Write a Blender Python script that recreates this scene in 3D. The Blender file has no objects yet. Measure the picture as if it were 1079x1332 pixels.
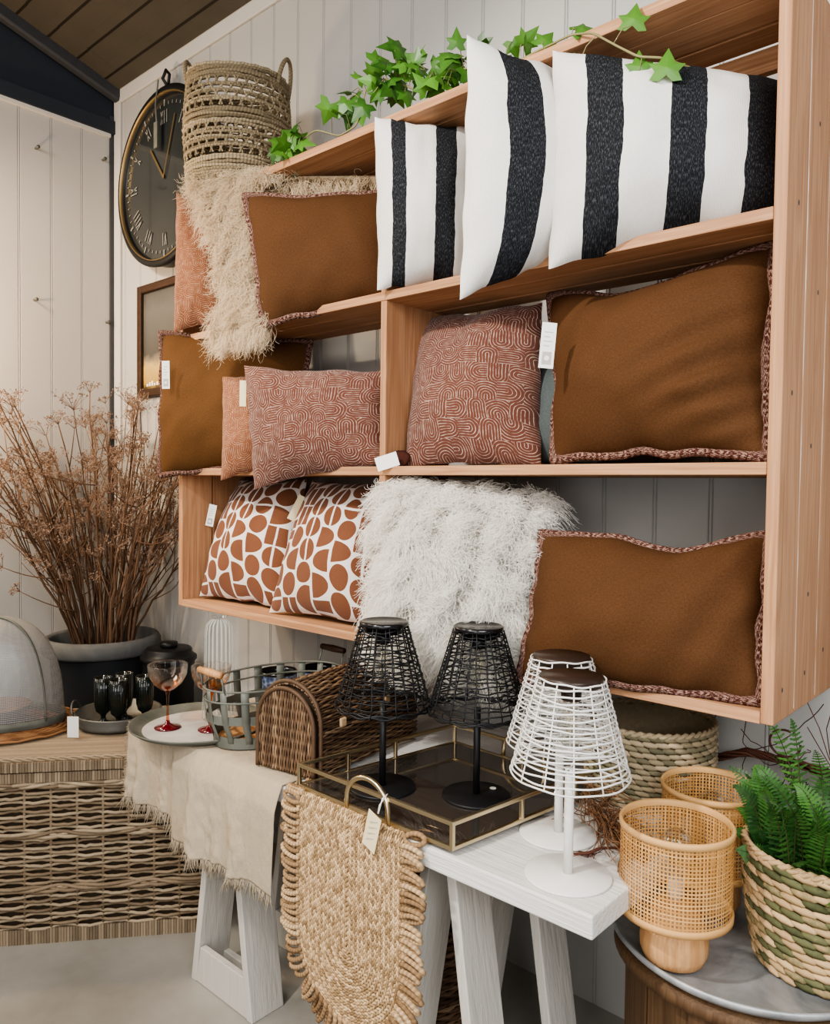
import bpy, math, random
import numpy as np
from mathutils import Vector, Matrix, noise as mnoise
C = bpy.context.scene.collection
PI = math.pi
rng = np.random.default_rng(7)
random.seed(7)
V = lambda *a: np.array(a, float)
def nrm(v):
    v = np.asarray(v, float); return v/(np.linalg.norm(v, axis=-1, keepdims=True)+1e-12)

# ------------------------------------------------------------------ mesh builder
class MB:
    def __init__(s): s.v=[]; s.f=[]; s.uv=[]; s.r=[]; s.n=0
    def add(s, verts, faces, uv=None, r=None):
        verts=np.asarray(verts,float); k=len(verts); o=s.n
        s.v.append(verts); s.f.extend([tuple(i+o for i in f) for f in faces])
        s.uv.append(np.zeros((k,2)) if uv is None else np.asarray(uv,float))
        s.r.append(np.full(k, random.random() if r is None else r) if np.isscalar(r) or r is None else np.asarray(r,float))
        s.n+=k; return s
    def box(s, lo, hi, r=None):
        (a,b,c),(d,e,g)=lo,hi
        s.add([(a,b,c),(d,b,c),(d,e,c),(a,e,c),(a,b,g),(d,b,g),(d,e,g),(a,e,g)],
              [(0,3,2,1),(4,5,6,7),(0,1,5,4),(1,2,6,5),(2,3,7,6),(3,0,4,7)], r=r); return s
    def beam(s, p0, p1, w, h, up=(0,0,1), r=None):
        p0,p1=V(*p0),V(*p1); t=nrm(p1-p0); sd=nrm(np.cross(t,up)); u=np.cross(sd,t)
        q=[p+sd*a*w/2+u*b*h/2 for p in (p0,p1) for a,b in ((-1,-1),(1,-1),(1,1),(-1,1))]
        s.add(q,[(0,1,2,3),(7,6,5,4),(0,4,5,1),(1,5,6,2),(2,6,7,3),(3,7,4,0)],r=r); return s
    def hexa(s, q, r=None):     # 8 corners: bottom ring then top ring
        s.add(q,[(0,3,2,1),(4,5,6,7),(0,1,5,4),(1,2,6,5),(2,3,7,6),(3,0,4,7)],r=r); return s
    def tube(s, pts, rad, n=6, closed=False, flat=1.0, ref=None, r=None, cap=True):
        P=np.asarray(pts,float); m=len(P)
        if closed: T=np.roll(P,-1,0)-np.roll(P,1,0)
        else: T=np.gradient(P,axis=0)
        T=nrm(T)
        if ref is None:
            d=np.abs(T).mean(0); ref=np.eye(3)[int(np.argmin(d))]
        R=np.broadcast_to(np.asarray(ref,float),P.shape)
        B=nrm(np.cross(T,R)); N=np.cross(B,T)
        a=np.arange(n)*2*PI/n
        rad=np.broadcast_to(np.asarray(rad,float),(m,))
        vv=P[:,None,:]+rad[:,None,None]*(np.cos(a)[None,:,None]*N[:,None,:]*flat+np.sin(a)[None,:,None]*B[:,None,:])
        vv=vv.reshape(-1,3); f=[]
        L=np.concatenate([[0],np.cumsum(np.linalg.norm(np.diff(P,axis=0),axis=1))])
        uv=np.stack([np.repeat(L,n),np.tile(a/(2*PI),m)],1)
        mm=m if closed else m-1
        for i in range(mm):
            j=(i+1)%m
            for k in range(n):
                l=(k+1)%n; f.append((i*n+k,i*n+l,j*n+l,j*n+k))
        if cap and not closed:
            f.append(tuple(range(n))[::-1]); f.append(tuple((m-1)*n+k for k in range(n)))
        s.add(vv,f,uv,r); return s
    def lathe(s, prof, n=40, c=(0,0,0), ell=(1,1), rot=0, wav=None, r=None):
        a=np.arange(n)*2*PI/n; vv=[]; uv=[]
        for i,(rd,z) in enumerate(prof):
            k=1+ (wav(a,i) if wav else 0)
            x=rd*k*np.cos(a)*ell[0]; y=rd*k*np.sin(a)*ell[1]
            vv.append(np.stack([c[0]+x*math.cos(rot)-y*math.sin(rot),c[1]+x*math.sin(rot)+y*math.cos(rot),np.full(n,c[2]+z)],1))
            uv.append(np.stack([a/(2*PI),np.full(n,z)],1))
        f=[]; m=len(prof)
        for i in range(m-1):
            for k in range(n):
                l=(k+1)%n; f.append((i*n+k,i*n+l,(i+1)*n+l,(i+1)*n+k))
        if prof[0][0]>1e-6: f.append(tuple(range(n))[::-1])
        if prof[-1][0]>1e-6: f.append(tuple((m-1)*n+k for k in range(n)))
        s.add(np.concatenate(vv),f,np.concatenate(uv),r); return s
    def shell(s, prof, n=40, c=(0,0,0), ell=(1,1), rot=0, wav=None, r=None):   # open lathe (no caps)
        k=len(s.f); s.lathe(prof,n,c,ell,rot,wav,r)
        s.f=[f for i,f in enumerate(s.f) if i<k or len(f)==4]; return s
    def grid(s, G, uv=None, closed_u=False, r=None):
        G=np.asarray(G,float); a,b=G.shape[:2]; f=[]
        for i in range(a-1 if not closed_u else a):
            for j in range(b-1):
                k=(i+1)%a; f.append((i*b+j,k*b+j,k*b+j+1,i*b+j+1))
        s.add(G.reshape(-1,3),f,None if uv is None else np.asarray(uv).reshape(-1,2),r); return s
    def blob(s, c, ax, ay, az, n=6, m=3, r=None):
        c,ax,ay,az=map(lambda q:np.asarray(q,float),(c,ax,ay,az)); vv=[c-ax]
        for i in range(1,m+1):
            t=PI*i/(m+1)
            for k in range(n):
                a=2*PI*k/n; vv.append(c-ax*math.cos(t)+math.sin(t)*(ay*math.cos(a)+az*math.sin(a)))
        vv.append(c+ax); f=[]
        for k in range(n):
            l=(k+1)%n; f.append((0,1+l,1+k)); f.append((1+(m-1)*n+k,1+(m-1)*n+l,len(vv)-1))
            for i in range(m-1): f.append((1+i*n+k,1+i*n+l,1+(i+1)*n+l,1+(i+1)*n+k))
        s.add(vv,f,r=r); return s
    def poly(s, pts, r=None): s.add(pts,[tuple(range(len(pts)))],r=r); return s

def mesh(name, mb, mat, parent=None, smooth=False, bevel=0, world=False, solid=0, subsurf=0):
    me=bpy.data.meshes.new(name); v=np.concatenate(mb.v)
    me.from_pydata(v.tolist(),[],mb.f); 
    uv=np.concatenate(mb.uv); li=np.empty(len(me.loops),np.int32); me.loops.foreach_get('vertex_index',li)
    me.uv_layers.new(name='UVMap').data.foreach_set('uv',uv[li].astype(np.float32).ravel())
    at=me.attributes.new('rnd','FLOAT','POINT'); at.data.foreach_set('value',np.concatenate(mb.r).astype(np.float32))
    me.materials.append(mat)
    if smooth: me.polygons.foreach_set('use_smooth',np.ones(len(me.polygons),bool))
    me.update()
    o=bpy.data.objects.new(name,me); C.objects.link(o)
    if bevel:
        b=o.modifiers.new('bevel','BEVEL'); b.width=bevel; b.segments=2; b.limit_method='ANGLE'
    if solid:
        b=o.modifiers.new('solid','SOLIDIFY'); b.thickness=solid
    if subsurf:
        b=o.modifiers.new('sub','SUBSURF'); b.levels=b.render_levels=subsurf
    if parent is not None:
        o.parent=parent
        if world: o.matrix_parent_inverse=BASE[parent.name].inverted()
    return o
BASE={}
def tag(o,label,cat,group=None):
    o['label']=label; o['category']=cat
    if group: o['group']=group
    return o
def thing(name,label,cat,loc=(0,0,0),rz=0,group=None):
    o=bpy.data.objects.new(name,None); C.objects.link(o); o.empty_display_size=.05
    o.location=loc; o.rotation_euler=(0,0,rz)
    BASE[o.name]=Matrix.Translation(loc)@Matrix.Rotation(rz,4,'Z')
    return tag(o,label,cat,group)
def struct(o): o['kind']='structure'; return o
def dup(root,loc,rz,label,group=None):
    r=root.copy(); C.objects.link(r); r.location=loc; r.rotation_euler=(0,0,rz); r['label']=label
    if group: r['group']=group
    for ch in list(root.children):
        c=ch.copy(); C.objects.link(c); c.parent=r
        for g in ch.children:
            d=g.copy(); C.objects.link(d); d.parent=c
    return r

# ------------------------------------------------------------------ materials
class NT:
    def __init__(s,name):
        s.mat=bpy.data.materials.new(name); s.mat.use_nodes=True; s.t=s.mat.node_tree; s.t.nodes.clear()
        s.o=s.t.nodes.new('ShaderNodeOutputMaterial')
    def N(s,typ,**k):
        n=s.t.nodes.new(typ)
        for a,b in k.items(): setattr(n,a,b)
        return n
    def S(s,sock,val):
        if isinstance(val,bpy.types.NodeSocket): s.t.links.new(val,sock)
        elif val is not None:
            if sock.type=='RGBA' and len(val)==3: val=(*val,1)
            sock.default_value=val
    def m(s,op,a,b=None,c=None,clamp=False):
        n=s.N('ShaderNodeMath',operation=op,use_clamp=clamp); s.S(n.inputs[0],a); s.S(n.inputs[1],b); s.S(n.inputs[2],c); return n.outputs[0]
    def vm(s,op,a,b=None):
        n=s.N('ShaderNodeVectorMath',operation=op); s.S(n.inputs[0],a); s.S(n.inputs[1],b); return n.outputs['Value' if op in('LENGTH','DISTANCE','DOT_PRODUCT') else 'Vector']
    def co(s,k='Object'): return s.N('ShaderNodeTexCoord').outputs[k]
    def pos(s): return s.N('ShaderNodeNewGeometry').outputs['Position']
    def sep(s,v): n=s.N('ShaderNodeSeparateXYZ'); s.S(n.inputs[0],v); return n.outputs[:3]
    def comb(s,x=0,y=0,z=0):
        n=s.N('ShaderNodeCombineXYZ'); s.S(n.inputs[0],x); s.S(n.inputs[1],y); s.S(n.inputs[2],z); return n.outputs[0]
    def scale(s,v,k): return s.vm('MULTIPLY',v,k)
    def noise(s,v,sc=5,det=3,ro=.5,dist=0,col=False):
        n=s.N('ShaderNodeTexNoise'); s.S(n.inputs['Vector'],v); n.inputs['Scale'].default_value=sc; n.inputs['Detail'].default_value=det
        n.inputs['Roughness'].default_value=ro; n.inputs['Distortion'].default_value=dist; return n.outputs['Color' if col else 0]
    def white(s,v): n=s.N('ShaderNodeTexWhiteNoise',noise_dimensions='3D'); s.S(n.inputs['Vector'],v); return n.outputs['Color']
    def voro(s,v,sc,feat='F1'):
        n=s.N('ShaderNodeTexVoronoi',feature=feat); s.S(n.inputs['Vector'],v); n.inputs['Scale'].default_value=sc; return n.outputs['Distance']
    def ramp(s,f,st,interp='LINEAR'):
        n=s.N('ShaderNodeValToRGB'); n.color_ramp.interpolation=interp; e=n.color_ramp.elements
        while len(e)<len(st): e.new(.5)
        for q,(p,c) in zip(e,st): q.position=p; q.color=(*c,1) if len(c)==3 else c
        s.S(n.inputs[0],f); return n.outputs[0]
    def mix(s,f,a,b,bt='MIX'):
        n=s.N('ShaderNodeMix',data_type='RGBA',blend_type=bt); s.S(n.inputs[0],f); s.S(n.inputs[6],a); s.S(n.inputs[7],b); return n.outputs[2]
    def attr(s,k='rnd'): n=s.N('ShaderNodeAttribute',attribute_name=k); return n.outputs['Fac']
    def bump(s,h,st=.3,d=.01):
        n=s.N('ShaderNodeBump'); n.inputs['Strength'].default_value=st; n.inputs['Distance'].default_value=d; s.S(n.inputs['Height'],h); return n.outputs[0]
    def out(s,col,rough=.6,nor=None,metal=0,spec=.3,sheen=0,trans=0,coat=0,alpha=None):
        b=s.N('ShaderNodeBsdfPrincipled'); s.S(b.inputs['Base Color'],col); s.S(b.inputs['Roughness'],rough); s.S(b.inputs['Metallic'],metal)
        b.inputs['Specular IOR Level'].default_value=spec; b.inputs['Sheen Weight'].default_value=sheen; b.inputs['Transmission Weight'].default_value=trans
        b.inputs['Coat Weight'].default_value=coat
        if nor is not None: s.S(b.inputs['Normal'],nor)
        if alpha is not None: s.S(b.inputs['Alpha'],alpha)
        s.S(s.o.inputs[0],b.outputs[0]); return s.mat
    def cell(s,f,thr): return s.m('GREATER_THAN',f,thr)

def plain(name,col,rough=.5,metal=0,var=.12,sc=30,spec=.3,bump=.0,coat=0,sheen=0):
    t=NT(name); n=t.noise(t.co(),sc,3)
    c=t.mix(n,[x*(1-var) for x in col],[min(1,x*(1+var)) for x in col])
    return t.out(c,rough,t.bump(n,bump,.005) if bump else None,metal,spec,coat=coat,sheen=sheen)

def wood(name,axis,a,b,dark,sc=1.0,rough=.6,knots=True):
    t=NT(name); k=[9*sc]*3; k[axis]=.55*sc
    v=t.vm('ADD',t.scale(t.pos(),k),t.comb(t.m('MULTIPLY',t.attr(),13.0),t.m('MULTIPLY',t.attr(),7.0),t.m('MULTIPLY',t.attr(),3.0)))
    n=t.noise(v,1.6,4,.55,.6)
    rings=t.m('SINE',t.m('MULTIPLY',n,42.0)); rings=t.m('MULTIPLY_ADD',rings,.5,.5)
    k2=[160*sc]*3; k2[axis]=3*sc
    fine=t.noise(t.scale(t.pos(),k2),1.0,2)
    c=t.mix(t.m('MULTIPLY',rings,.75),a,b)
    c=t.mix(t.m('MULTIPLY',t.m('SUBTRACT',fine,.42,clamp=True),1.6,clamp=True),c,dark)
    c=t.mix(t.m('MULTIPLY',t.attr(),.22),c,dark)
    big=t.noise(t.pos(),3,2); c=t.mix(t.m('MULTIPLY',big,.3),c,b)
    return t.out(c,rough,t.bump(fine,.12,.004),spec=.25)

WA,WB,WD=(.49,.275,.150),(.355,.180,.090),(.185,.080,.036)
M={}
def ceilm():
    t=NT('dark_ceiling_boards'); x,y,z=t.sep(t.pos()); n=t.noise(t.pos(),6,3); f=t.m('FRACT',t.m('MULTIPLY',t.m('SUBTRACT',YB-.02,y),1/.145))
    g=t.m('LESS_THAN',t.m('ABSOLUTE',t.m('SUBTRACT',f,.5)),.040); c=t.mix(n,(.055,.048,.037),(.078,.068,.053)); return t.out(t.mix(g,c,(.018,.014,.01)),.7,spec=.2)
YB=.43
M['wood_x']=wood('fir_along',0,WA,WB,WD); M['wood_y']=wood('fir_across',1,WA,WB,WD); M['wood_z']=wood('fir_upright',2,WA,WB,WD)
M['brownwood']=wood('old_brown_wood',2,(.13,.075,.036),(.085,.045,.022),(.035,.018,.009),1.2)
M['palewood']=wood('turned_wood',2,(.62,.36,.17),(.46,.24,.10),(.30,.13,.05),.9,.45)
M['walnut']=wood('walnut',0,(.055,.028,.016),(.035,.018,.010),(.018,.009,.005),1.3,.5)
def wallpaint(name,col):
    t=NT(name); n=t.noise(t.pos(),2.2,4); n2=t.noise(t.scale(t.pos(),(60,60,4)),1,2)
    c=t.mix(n,[x*.93 for x in col],[min(1,x*1.04) for x in col])
    return t.out(c,.55,t.bump(n2,.05,.003),spec=.25)
M['wall']=wallpaint('panel_paint',(.42,.408,.385)); M['trimwhite']=wallpaint('trim_paint',(.54,.52,.485))
M['navy']=plain('dark_blue_panel',(.022,.028,.038),.6); M['greymetal']=plain('grey_beam',(.045,.047,.052),.5); M['ceil']=ceilm()
def concrete():
    t=NT('concrete_floor'); a=t.noise(t.pos(),1.6,6,.6); b=t.noise(t.pos(),11,5,.65)
    c=t.ramp(a,[(.3,(.225,.21,.185)),(.5,(.32,.305,.275)),(.7,(.41,.39,.355))]); c=t.mix(t.m('MULTIPLY',b,.35),c,(.2,.17,.13))
    return t.out(c,t.m('MULTIPLY_ADD',b,.3,.28),t.bump(b,.08,.01),spec=.4)
M['floor']=concrete()
def paintwood(name,col,k=(3,60,60)):
    t=NT(name); n=t.noise(t.scale(t.pos(),k),1,3,.6); g=t.noise(t.pos(),3,3)
    c=t.mix(n,[x*.9 for x in col],col); c=t.mix(t.m('MULTIPLY',g,.2),c,[x*.8 for x in col]); return t.out(c,.5,t.bump(n,.5,.006),spec=.3)
M['tablewhite']=paintwood('white_painted_plank',(.66,.645,.61),(5,90,140)); M['trestle']=paintwood('grey_white_trestle',(.56,.53,.475),(60,60,3))

# fabrics: UV is in metres on every cushion
def velvet(name,col):
    t=NT(name); uv=t.co('UV'); n=t.noise(uv,9,4); f=t.m('ADD',t.m('MULTIPLY',t.noise(t.scale(uv,(420,150,0)),1,2),.5),t.m('MULTIPLY',t.noise(t.scale(uv,(150,420,0)),1,2),.5))
    c=t.mix(n,[x*.8 for x in col],[x*1.2 for x in col]); c=t.mix(t.ramp(f,[(.38,(0,0,0)),(.62,(1,1,1))]),[x*.78 for x in col],t.mix(0.35,c,[x*1.2 for x in col]))
    return t.out(c,.85,t.bump(t.m('ADD',f,t.m('MULTIPLY',t.noise(uv,60,3),1.5)),.16,.0015),spec=.1)
M['brown']=velvet('brown_cotton',(.078,.0355,.0150)); M['mustard']=velvet('tobacco_cotton',(.098,.046,.0165)); M['greyfab']=velvet('grey_cloth',(.085,.10,.10))
def archprint(name,sc=.060,ground=(.115,.042,.028),line=(.58,.46,.38)):
    t=NT(name); uv=t.co('UV'); d=t.vm('SUBTRACT',t.noise(uv,14,2,col=True),(.5,.5,.5))
    v=t.vm('ADD',t.scale(uv,(1/sc,1.12/sc,0)),t.scale(d,(.22,.22,0)))
    x,y,_=t.sep(v); iy=t.m('FLOOR',y)
    x=t.m('ADD',x,t.m('MULTIPLY',t.m('MODULO',iy,2.0),.5)); ix=t.m('FLOOR',x)
    r1,r2,r3=t.sep(t.white(t.comb(ix,iy,3.0)))
    fx=t.m('FRACT',x); fy=t.m('FRACT',y)
    gx=t.m('SUBTRACT',fx,.5); gy=t.m('SUBTRACT',fy,.5); sel=t.cell(r3,.58); inv=t.m('SUBTRACT',1.0,sel)
    a_=t.m('ADD',t.m('MULTIPLY',gx,inv),t.m('MULTIPLY',gy,sel)); b_=t.m('ADD',t.m('MULTIPLY',gy,inv),t.m('MULTIPLY',gx,sel))
    b_=t.m('MULTIPLY',b_,t.m('SIGN',t.m('SUBTRACT',r1,.5))); b_=t.m('MAXIMUM',t.m('ADD',b_,t.m('MULTIPLY_ADD',r2,.6,-.25)),0.0)
    dd=t.m('SQRT',t.m('ADD',t.m('MULTIPLY',a_,a_),t.m('MULTIPLY',b_,b_)))
    fr=t.m('FRACT',t.m('MULTIPLY',dd,7.5)); tri=t.m('ABSOLUTE',t.m('SUBTRACT',fr,.5))
    w=t.m('MULTIPLY_ADD',t.noise(uv,60,3,.6),.34,-.06)
    ln=t.m('MULTIPLY',t.m('SUBTRACT',w,tri),9.0,clamp=True)
    f=t.noise(uv,500,2); g=t.mix(f,[q*.7 for q in ground],[q*1.25 for q in ground])
    c=t.mix(t.m('MULTIPLY',ln,.85),g,line); return t.out(c,.9,t.bump(t.m('ADD',ln,f),.12,.002),spec=.12,sheen=.15)
M['arch']=archprint('arch_print'); M['arch_warm']=archprint('arch_print_light',.05,(.19,.07,.034),(.62,.44,.30))
def pipemat():
    t=NT('piping_print'); x,y,_=t.sep(t.co('UV'))
    n=t.noise(t.co('UV'),40,2); a=t.m('FRACT',t.m('ADD',t.m('MULTIPLY',x,62.0),t.m('ADD',t.m('MULTIPLY',y,2.0),t.m('MULTIPLY',n,3.0))))
    ln=t.m('LESS_THAN',a,.24); return t.out(t.mix(ln,(.055,.019,.014),(.36,.24,.19)),.9,spec=.1)
M['piping']=pipemat()
def shapeprint():
    t=NT('shape_print'); uv=t.co('UV'); wob=t.scale(t.vm('SUBTRACT',t.noise(uv,20,1,col=True),(.5,.5,.5)),(.05,.05,0))
    v=t.vm('ADD',t.scale(uv,(1/.072,1/.080,0)),wob); x,y,_=t.sep(v); ix=t.m('FLOOR',x)
    y=t.m('ADD',y,t.m('MULTIPLY',t.m('MODULO',ix,2.0),.42)); iy=t.m('FLOOR',y)
    r1,r2,r3=t.sep(t.white(t.comb(ix,iy,1.0)))
    fx=t.m('SUBTRACT',t.m('FRACT',x),.5); fy=t.m('SUBTRACT',t.m('FRACT',y),.5)
    ax=t.m('ABSOLUTE',fx); ay=t.m('ABSOLUTE',fy)
    def L(a,b): return t.m('SQRT',t.m('ADD',t.m('MULTIPLY',a,a),t.m('MULTIPLY',b,b)))
    circ=t.m('LESS_THAN',L(fx,fy),.475)
    sgn=t.m('SIGN',t.m('SUBTRACT',r2,.5))
    half=t.m('MULTIPLY',circ,t.m('GREATER_THAN',ax,.05))
    gx=t.m('ADD',t.m('MULTIPLY',fx,sgn),.42); D=t.m('MULTIPLY',t.m('LESS_THAN',L(t.m('MULTIPLY',gx,.53),fy),.475),t.m('GREATER_THAN',gx,0.0))
    gy=t.m('ADD',t.m('MULTIPLY',fy,sgn),.0); hh=t.m('MULTIPLY',circ,t.m('GREATER_THAN',ay,.055))
    bars=t.m('MULTIPLY',t.m('LESS_THAN',t.m('ABSOLUTE',t.m('SUBTRACT',ax,.25)),.205),t.m('LESS_THAN',ay,.46))
    hb=t.m('MULTIPLY',t.m('LESS_THAN',t.m('ABSOLUTE',t.m('SUBTRACT',ay,.25)),.205),t.m('LESS_THAN',ax,.46))
    hb2=t.m('MULTIPLY',t.m('LESS_THAN',L(fx,t.m('ADD',t.m('MULTIPLY',ay,.9),.0)),.47),t.m('GREATER_THAN',ay,.06))
    m=circ
    for th,q in ((.2,half),(.36,D),(.55,hh),(.7,bars),(.85,hb)):
        s=t.cell(r1,th); m=t.m('ADD',t.m('MULTIPLY',m,t.m('SUBTRACT',1.0,s)),t.m('MULTIPLY',q,s))
    f=t.noise(t.scale(uv,(200,700,0)),1,2); rust=t.mix(f,(.10,.037,.018),(.20,.082,.044)); wh=t.mix(f,(.52,.475,.44),(.72,.67,.635))
    return t.out(t.mix(m,wh,rust),.9,t.bump(t.m('ADD',f,m),.15,.002),spec=.12,sheen=.1)
M['shapes']=shapeprint()
def stripes(name,bands):
    t=NT(name); uv=t.co('UV'); x,y,_=t.sep(uv)
    e=t.m('ADD',x,t.m('MULTIPLY',t.m('SUBTRACT',t.noise(uv,30,2),.5),.006))
    m=None
    for a,b in bands:
        k=t.m('MULTIPLY',t.cell(e,a),t.m('LESS_THAN',e,b)); m=k if m is None else t.m('ADD',m,k)
    rib=t.m('SINE',t.m('MULTIPLY',x,1500.0)); f=t.noise(t.scale(uv,(500,120,0)),1,3,.7)
    bl=t.mix(t.ramp(f,[(.5,(0,0,0)),(.75,(1,1,1))]),(.010,.011,.013),(.09,.095,.105)); wh=t.mix(f,(.52,.505,.47),(.72,.70,.665))
    return t.out(t.mix(m,wh,bl),.9,t.bump(t.m('ADD',t.m('MULTIPLY',rib,.35),f),.22,.0015),spec=.12)
M['st_a']=stripes('stripe_weave_a',((.043,.082),(.165,.222))); M['st_b']=stripes('stripe_weave_b',((.068,.15),(.27,.34)))
M['st_c']=stripes('stripe_weave_c',((.075,.152),(.252,.327),(.412,.49)))
def linen():
    t=NT('washed_linen'); uv=t.co('UV'); n=t.noise(uv,5,4,.6); f=t.noise(t.scale(uv,(900,900,0)),1,2); w=t.noise(t.scale(uv,(30,4,0)),1,3)
    c=t.mix(n,(.30,.24,.165),(.48,.41,.31)); c=t.mix(t.m('MULTIPLY',w,.35),c,(.55,.45,.33)); cr=t.noise(t.scale(uv,(55,22,0)),1,4,.65); return t.out(c,.9,t.bump(t.m('ADD',t.m('MULTIPLY',f,.4),t.m('MULTIPLY',cr,2.0)),.6,.006),spec=.1)
M['linen']=linen()
def straw(name,stops,rough=.75,fine=80,twist=0):
    t=NT(name); n=t.noise(t.co(),fine,3,.6); a=t.m('ADD',t.m('MULTIPLY',t.attr(),.72),t.m('MULTIPLY',n,.28))
    if twist:
        x,y,_=t.sep(t.co('UV')); tw=t.m('MULTIPLY_ADD',t.m('SINE',t.m('ADD',t.m('MULTIPLY',x,twist),t.m('MULTIPLY',y,2*PI))),.5,.5)
        c=t.ramp(a,stops); c=t.mix(t.m('MULTIPLY',tw,.55),c,stops[0][1]); return t.out(c,rough,t.bump(tw,.5,.003),spec=.2)
    return t.out(t.ramp(a,stops),rough,t.bump(n,.15,.002),spec=.25)
M['seagrass']=straw('seagrass_basket',[(.1,(.11,.10,.06)),(.4,(.21,.18,.11)),(.6,(.34,.27,.17)),(.9,(.48,.37,.24))])
M['fernbasket']=straw('green_seagrass',[(.12,(.055,.06,.026)),(.42,(.12,.12,.055)),(.55,(.37,.25,.13)),(.9,(.55,.38,.21))])
M['rope']=straw('twisted_seagrass',[(.1,(.13,.10,.06)),(.5,(.28,.22,.14)),(.9,(.42,.34,.22))],.85,80,520)
M['jute']=straw('jute_braid',[(.1,(.20,.125,.062)),(.5,(.40,.27,.145)),(.9,(.62,.45,.27))]); M['jutecord']=straw('jute_cord',[(.1,(.17,.10,.05)),(.5,(.40,.27,.15)),(.9,(.58,.42,.25))],.85,80,620)
M['rattan']=straw('grey_rattan',[(.05,(.115,.08,.05)),(.4,(.225,.165,.105)),(.7,(.33,.255,.17)),(.95,(.43,.34,.23))],.55)
M['rattanflat']=straw('flat_rattan_binding',[(.05,(.12,.088,.056)),(.5,(.22,.165,.11)),(.95,(.33,.255,.17))],.6)
M['rattandark']=plain('rattan_lining',(.035,.023,.013),.9)
M['willow']=straw('brown_willow',[(.05,(.04,.022,.013)),(.45,(.105,.062,.036)),(.75,(.19,.12,.07)),(.95,(.32,.215,.13))],.5)
M['wickermat']=straw('brown_wicker',[(.1,(.10,.045,.018)),(.6,(.22,.11,.05)),(.95,(.33,.18,.085))],.5)
M['cane']=straw('honey_cane',[(.1,(.42,.21,.065)),(.6,(.56,.30,.105)),(.95,(.66,.39,.16))],.5)
M['cane_rim']=straw('cane_binding',[(.1,(.50,.27,.10)),(.9,(.62,.37,.155))],.45)
M['twig']=straw('dried_twig',[(.1,(.05,.026,.015)),(.5,(.125,.07,.04)),(.9,(.24,.145,.09))],.8)
M['umbel']=straw('dried_flower',[(.1,(.12,.07,.045)),(.6,(.25,.165,.115)),(.9,(.40,.29,.215))],.9)
M['vine']=straw('dark_vine',[(.1,(.05,.018,.012)),(.9,(.14,.055,.035))],.7)
M['root']=straw('root_fibre',[(.1,(.13,.06,.028)),(.9,(.30,.165,.09))],.8)
def leafm(name,a,b):
    t=NT(name); n=t.noise(t.co(),25,3); f=t.m('ADD',t.m('MULTIPLY',t.attr(),.7),t.m('MULTIPLY',n,.3))
    c=t.ramp(f,[(.1,a),(.95,b)]); bs=t.N('ShaderNodeBsdfPrincipled'); t.S(bs.inputs['Base Color'],c); bs.inputs['Roughness'].default_value=.42
    tr=t.N('ShaderNodeBsdfTranslucent'); t.S(tr.inputs[0],c); mx=t.N('ShaderNodeMixShader'); mx.inputs[0].default_value=.28
    t.S(mx.inputs[1],bs.outputs[0]); t.S(mx.inputs[2],tr.outputs[0]); t.S(t.o.inputs[0],mx.outputs[0]); return t.mat
M['ivy']=leafm('ivy_leaf',(.012,.055,.010),(.13,.32,.045)); M['fern']=leafm('fern_leaf',(.008,.042,.013),(.10,.26,.05)); M['fernstalk']=plain('fern_stalk',(.05,.055,.02),.6); M['stemgreen']=plain('vine_stem',(.21,.19,.09),.6)
M['black']=plain('matt_black',(.008,.008,.009),.42); M['solar']=plain('solar_disc',(.030,.018,.013),.35); M['blackgloss']=plain('black_gloss',(.006,.006,.007),.18,spec=.5,var=.05)
M['white']=plain('white_lacquer',(.70,.685,.655),.4,var=.05); M['cardboard']=plain('card_tag',(.72,.62,.40),.8,var=.05); M['paper']=plain('white_tag',(.80,.78,.74),.7,var=.03)
M['ink']=plain('dark_ink',(.06,.06,.06),.7); M['inkgrey']=plain('grey_ink',(.42,.40,.36),.7); M['dialmark']=plain('worn_dial_print',(.17,.165,.155),.6,var=.7,sc=60); M['brass']=plain('champagne_brass',(.62,.53,.36),.28,1,.08); M['brassold']=plain('old_brass',(.22,.16,.08),.45,.8)
def mirror():
    t=NT('smoked_mirror'); return t.out((.32,.29,.26),.04,metal=.9,spec=.5)
M['mirror']=mirror()
def zinc(name,a,b,rough=.4,metal=.75):
    t=NT(name); n=t.noise(t.co(),7,5,.6,.5); c=t.ramp(n,[(.32,a),(.68,b)]); return t.out(c,t.m('MULTIPLY_ADD',n,.25,rough-.1),t.bump(n,.05,.004),metal)
M['zinc']=zinc('galvanised_zinc',(.075,.08,.066),(.16,.165,.142),.55,.2); M['traywhite']=zinc('pale_worn_zinc',(.34,.325,.30),(.48,.46,.43),.5,.1); M['zincdark']=zinc('dark_zinc',(.085,.085,.075),(.15,.15,.135),.45,.5)
M['zinctable']=zinc('zinc_table_top',(.17,.18,.185),(.50,.51,.515),.42,.4); M['pot']=zinc('grey_stone',(.07,.073,.072),(.135,.138,.136),.8,0)
M['potblack']=plain('dark_pot',(.017,.019,.022),.6); M['soil']=plain('soil',(.02,.014,.01),.95,bump=.5)
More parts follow.
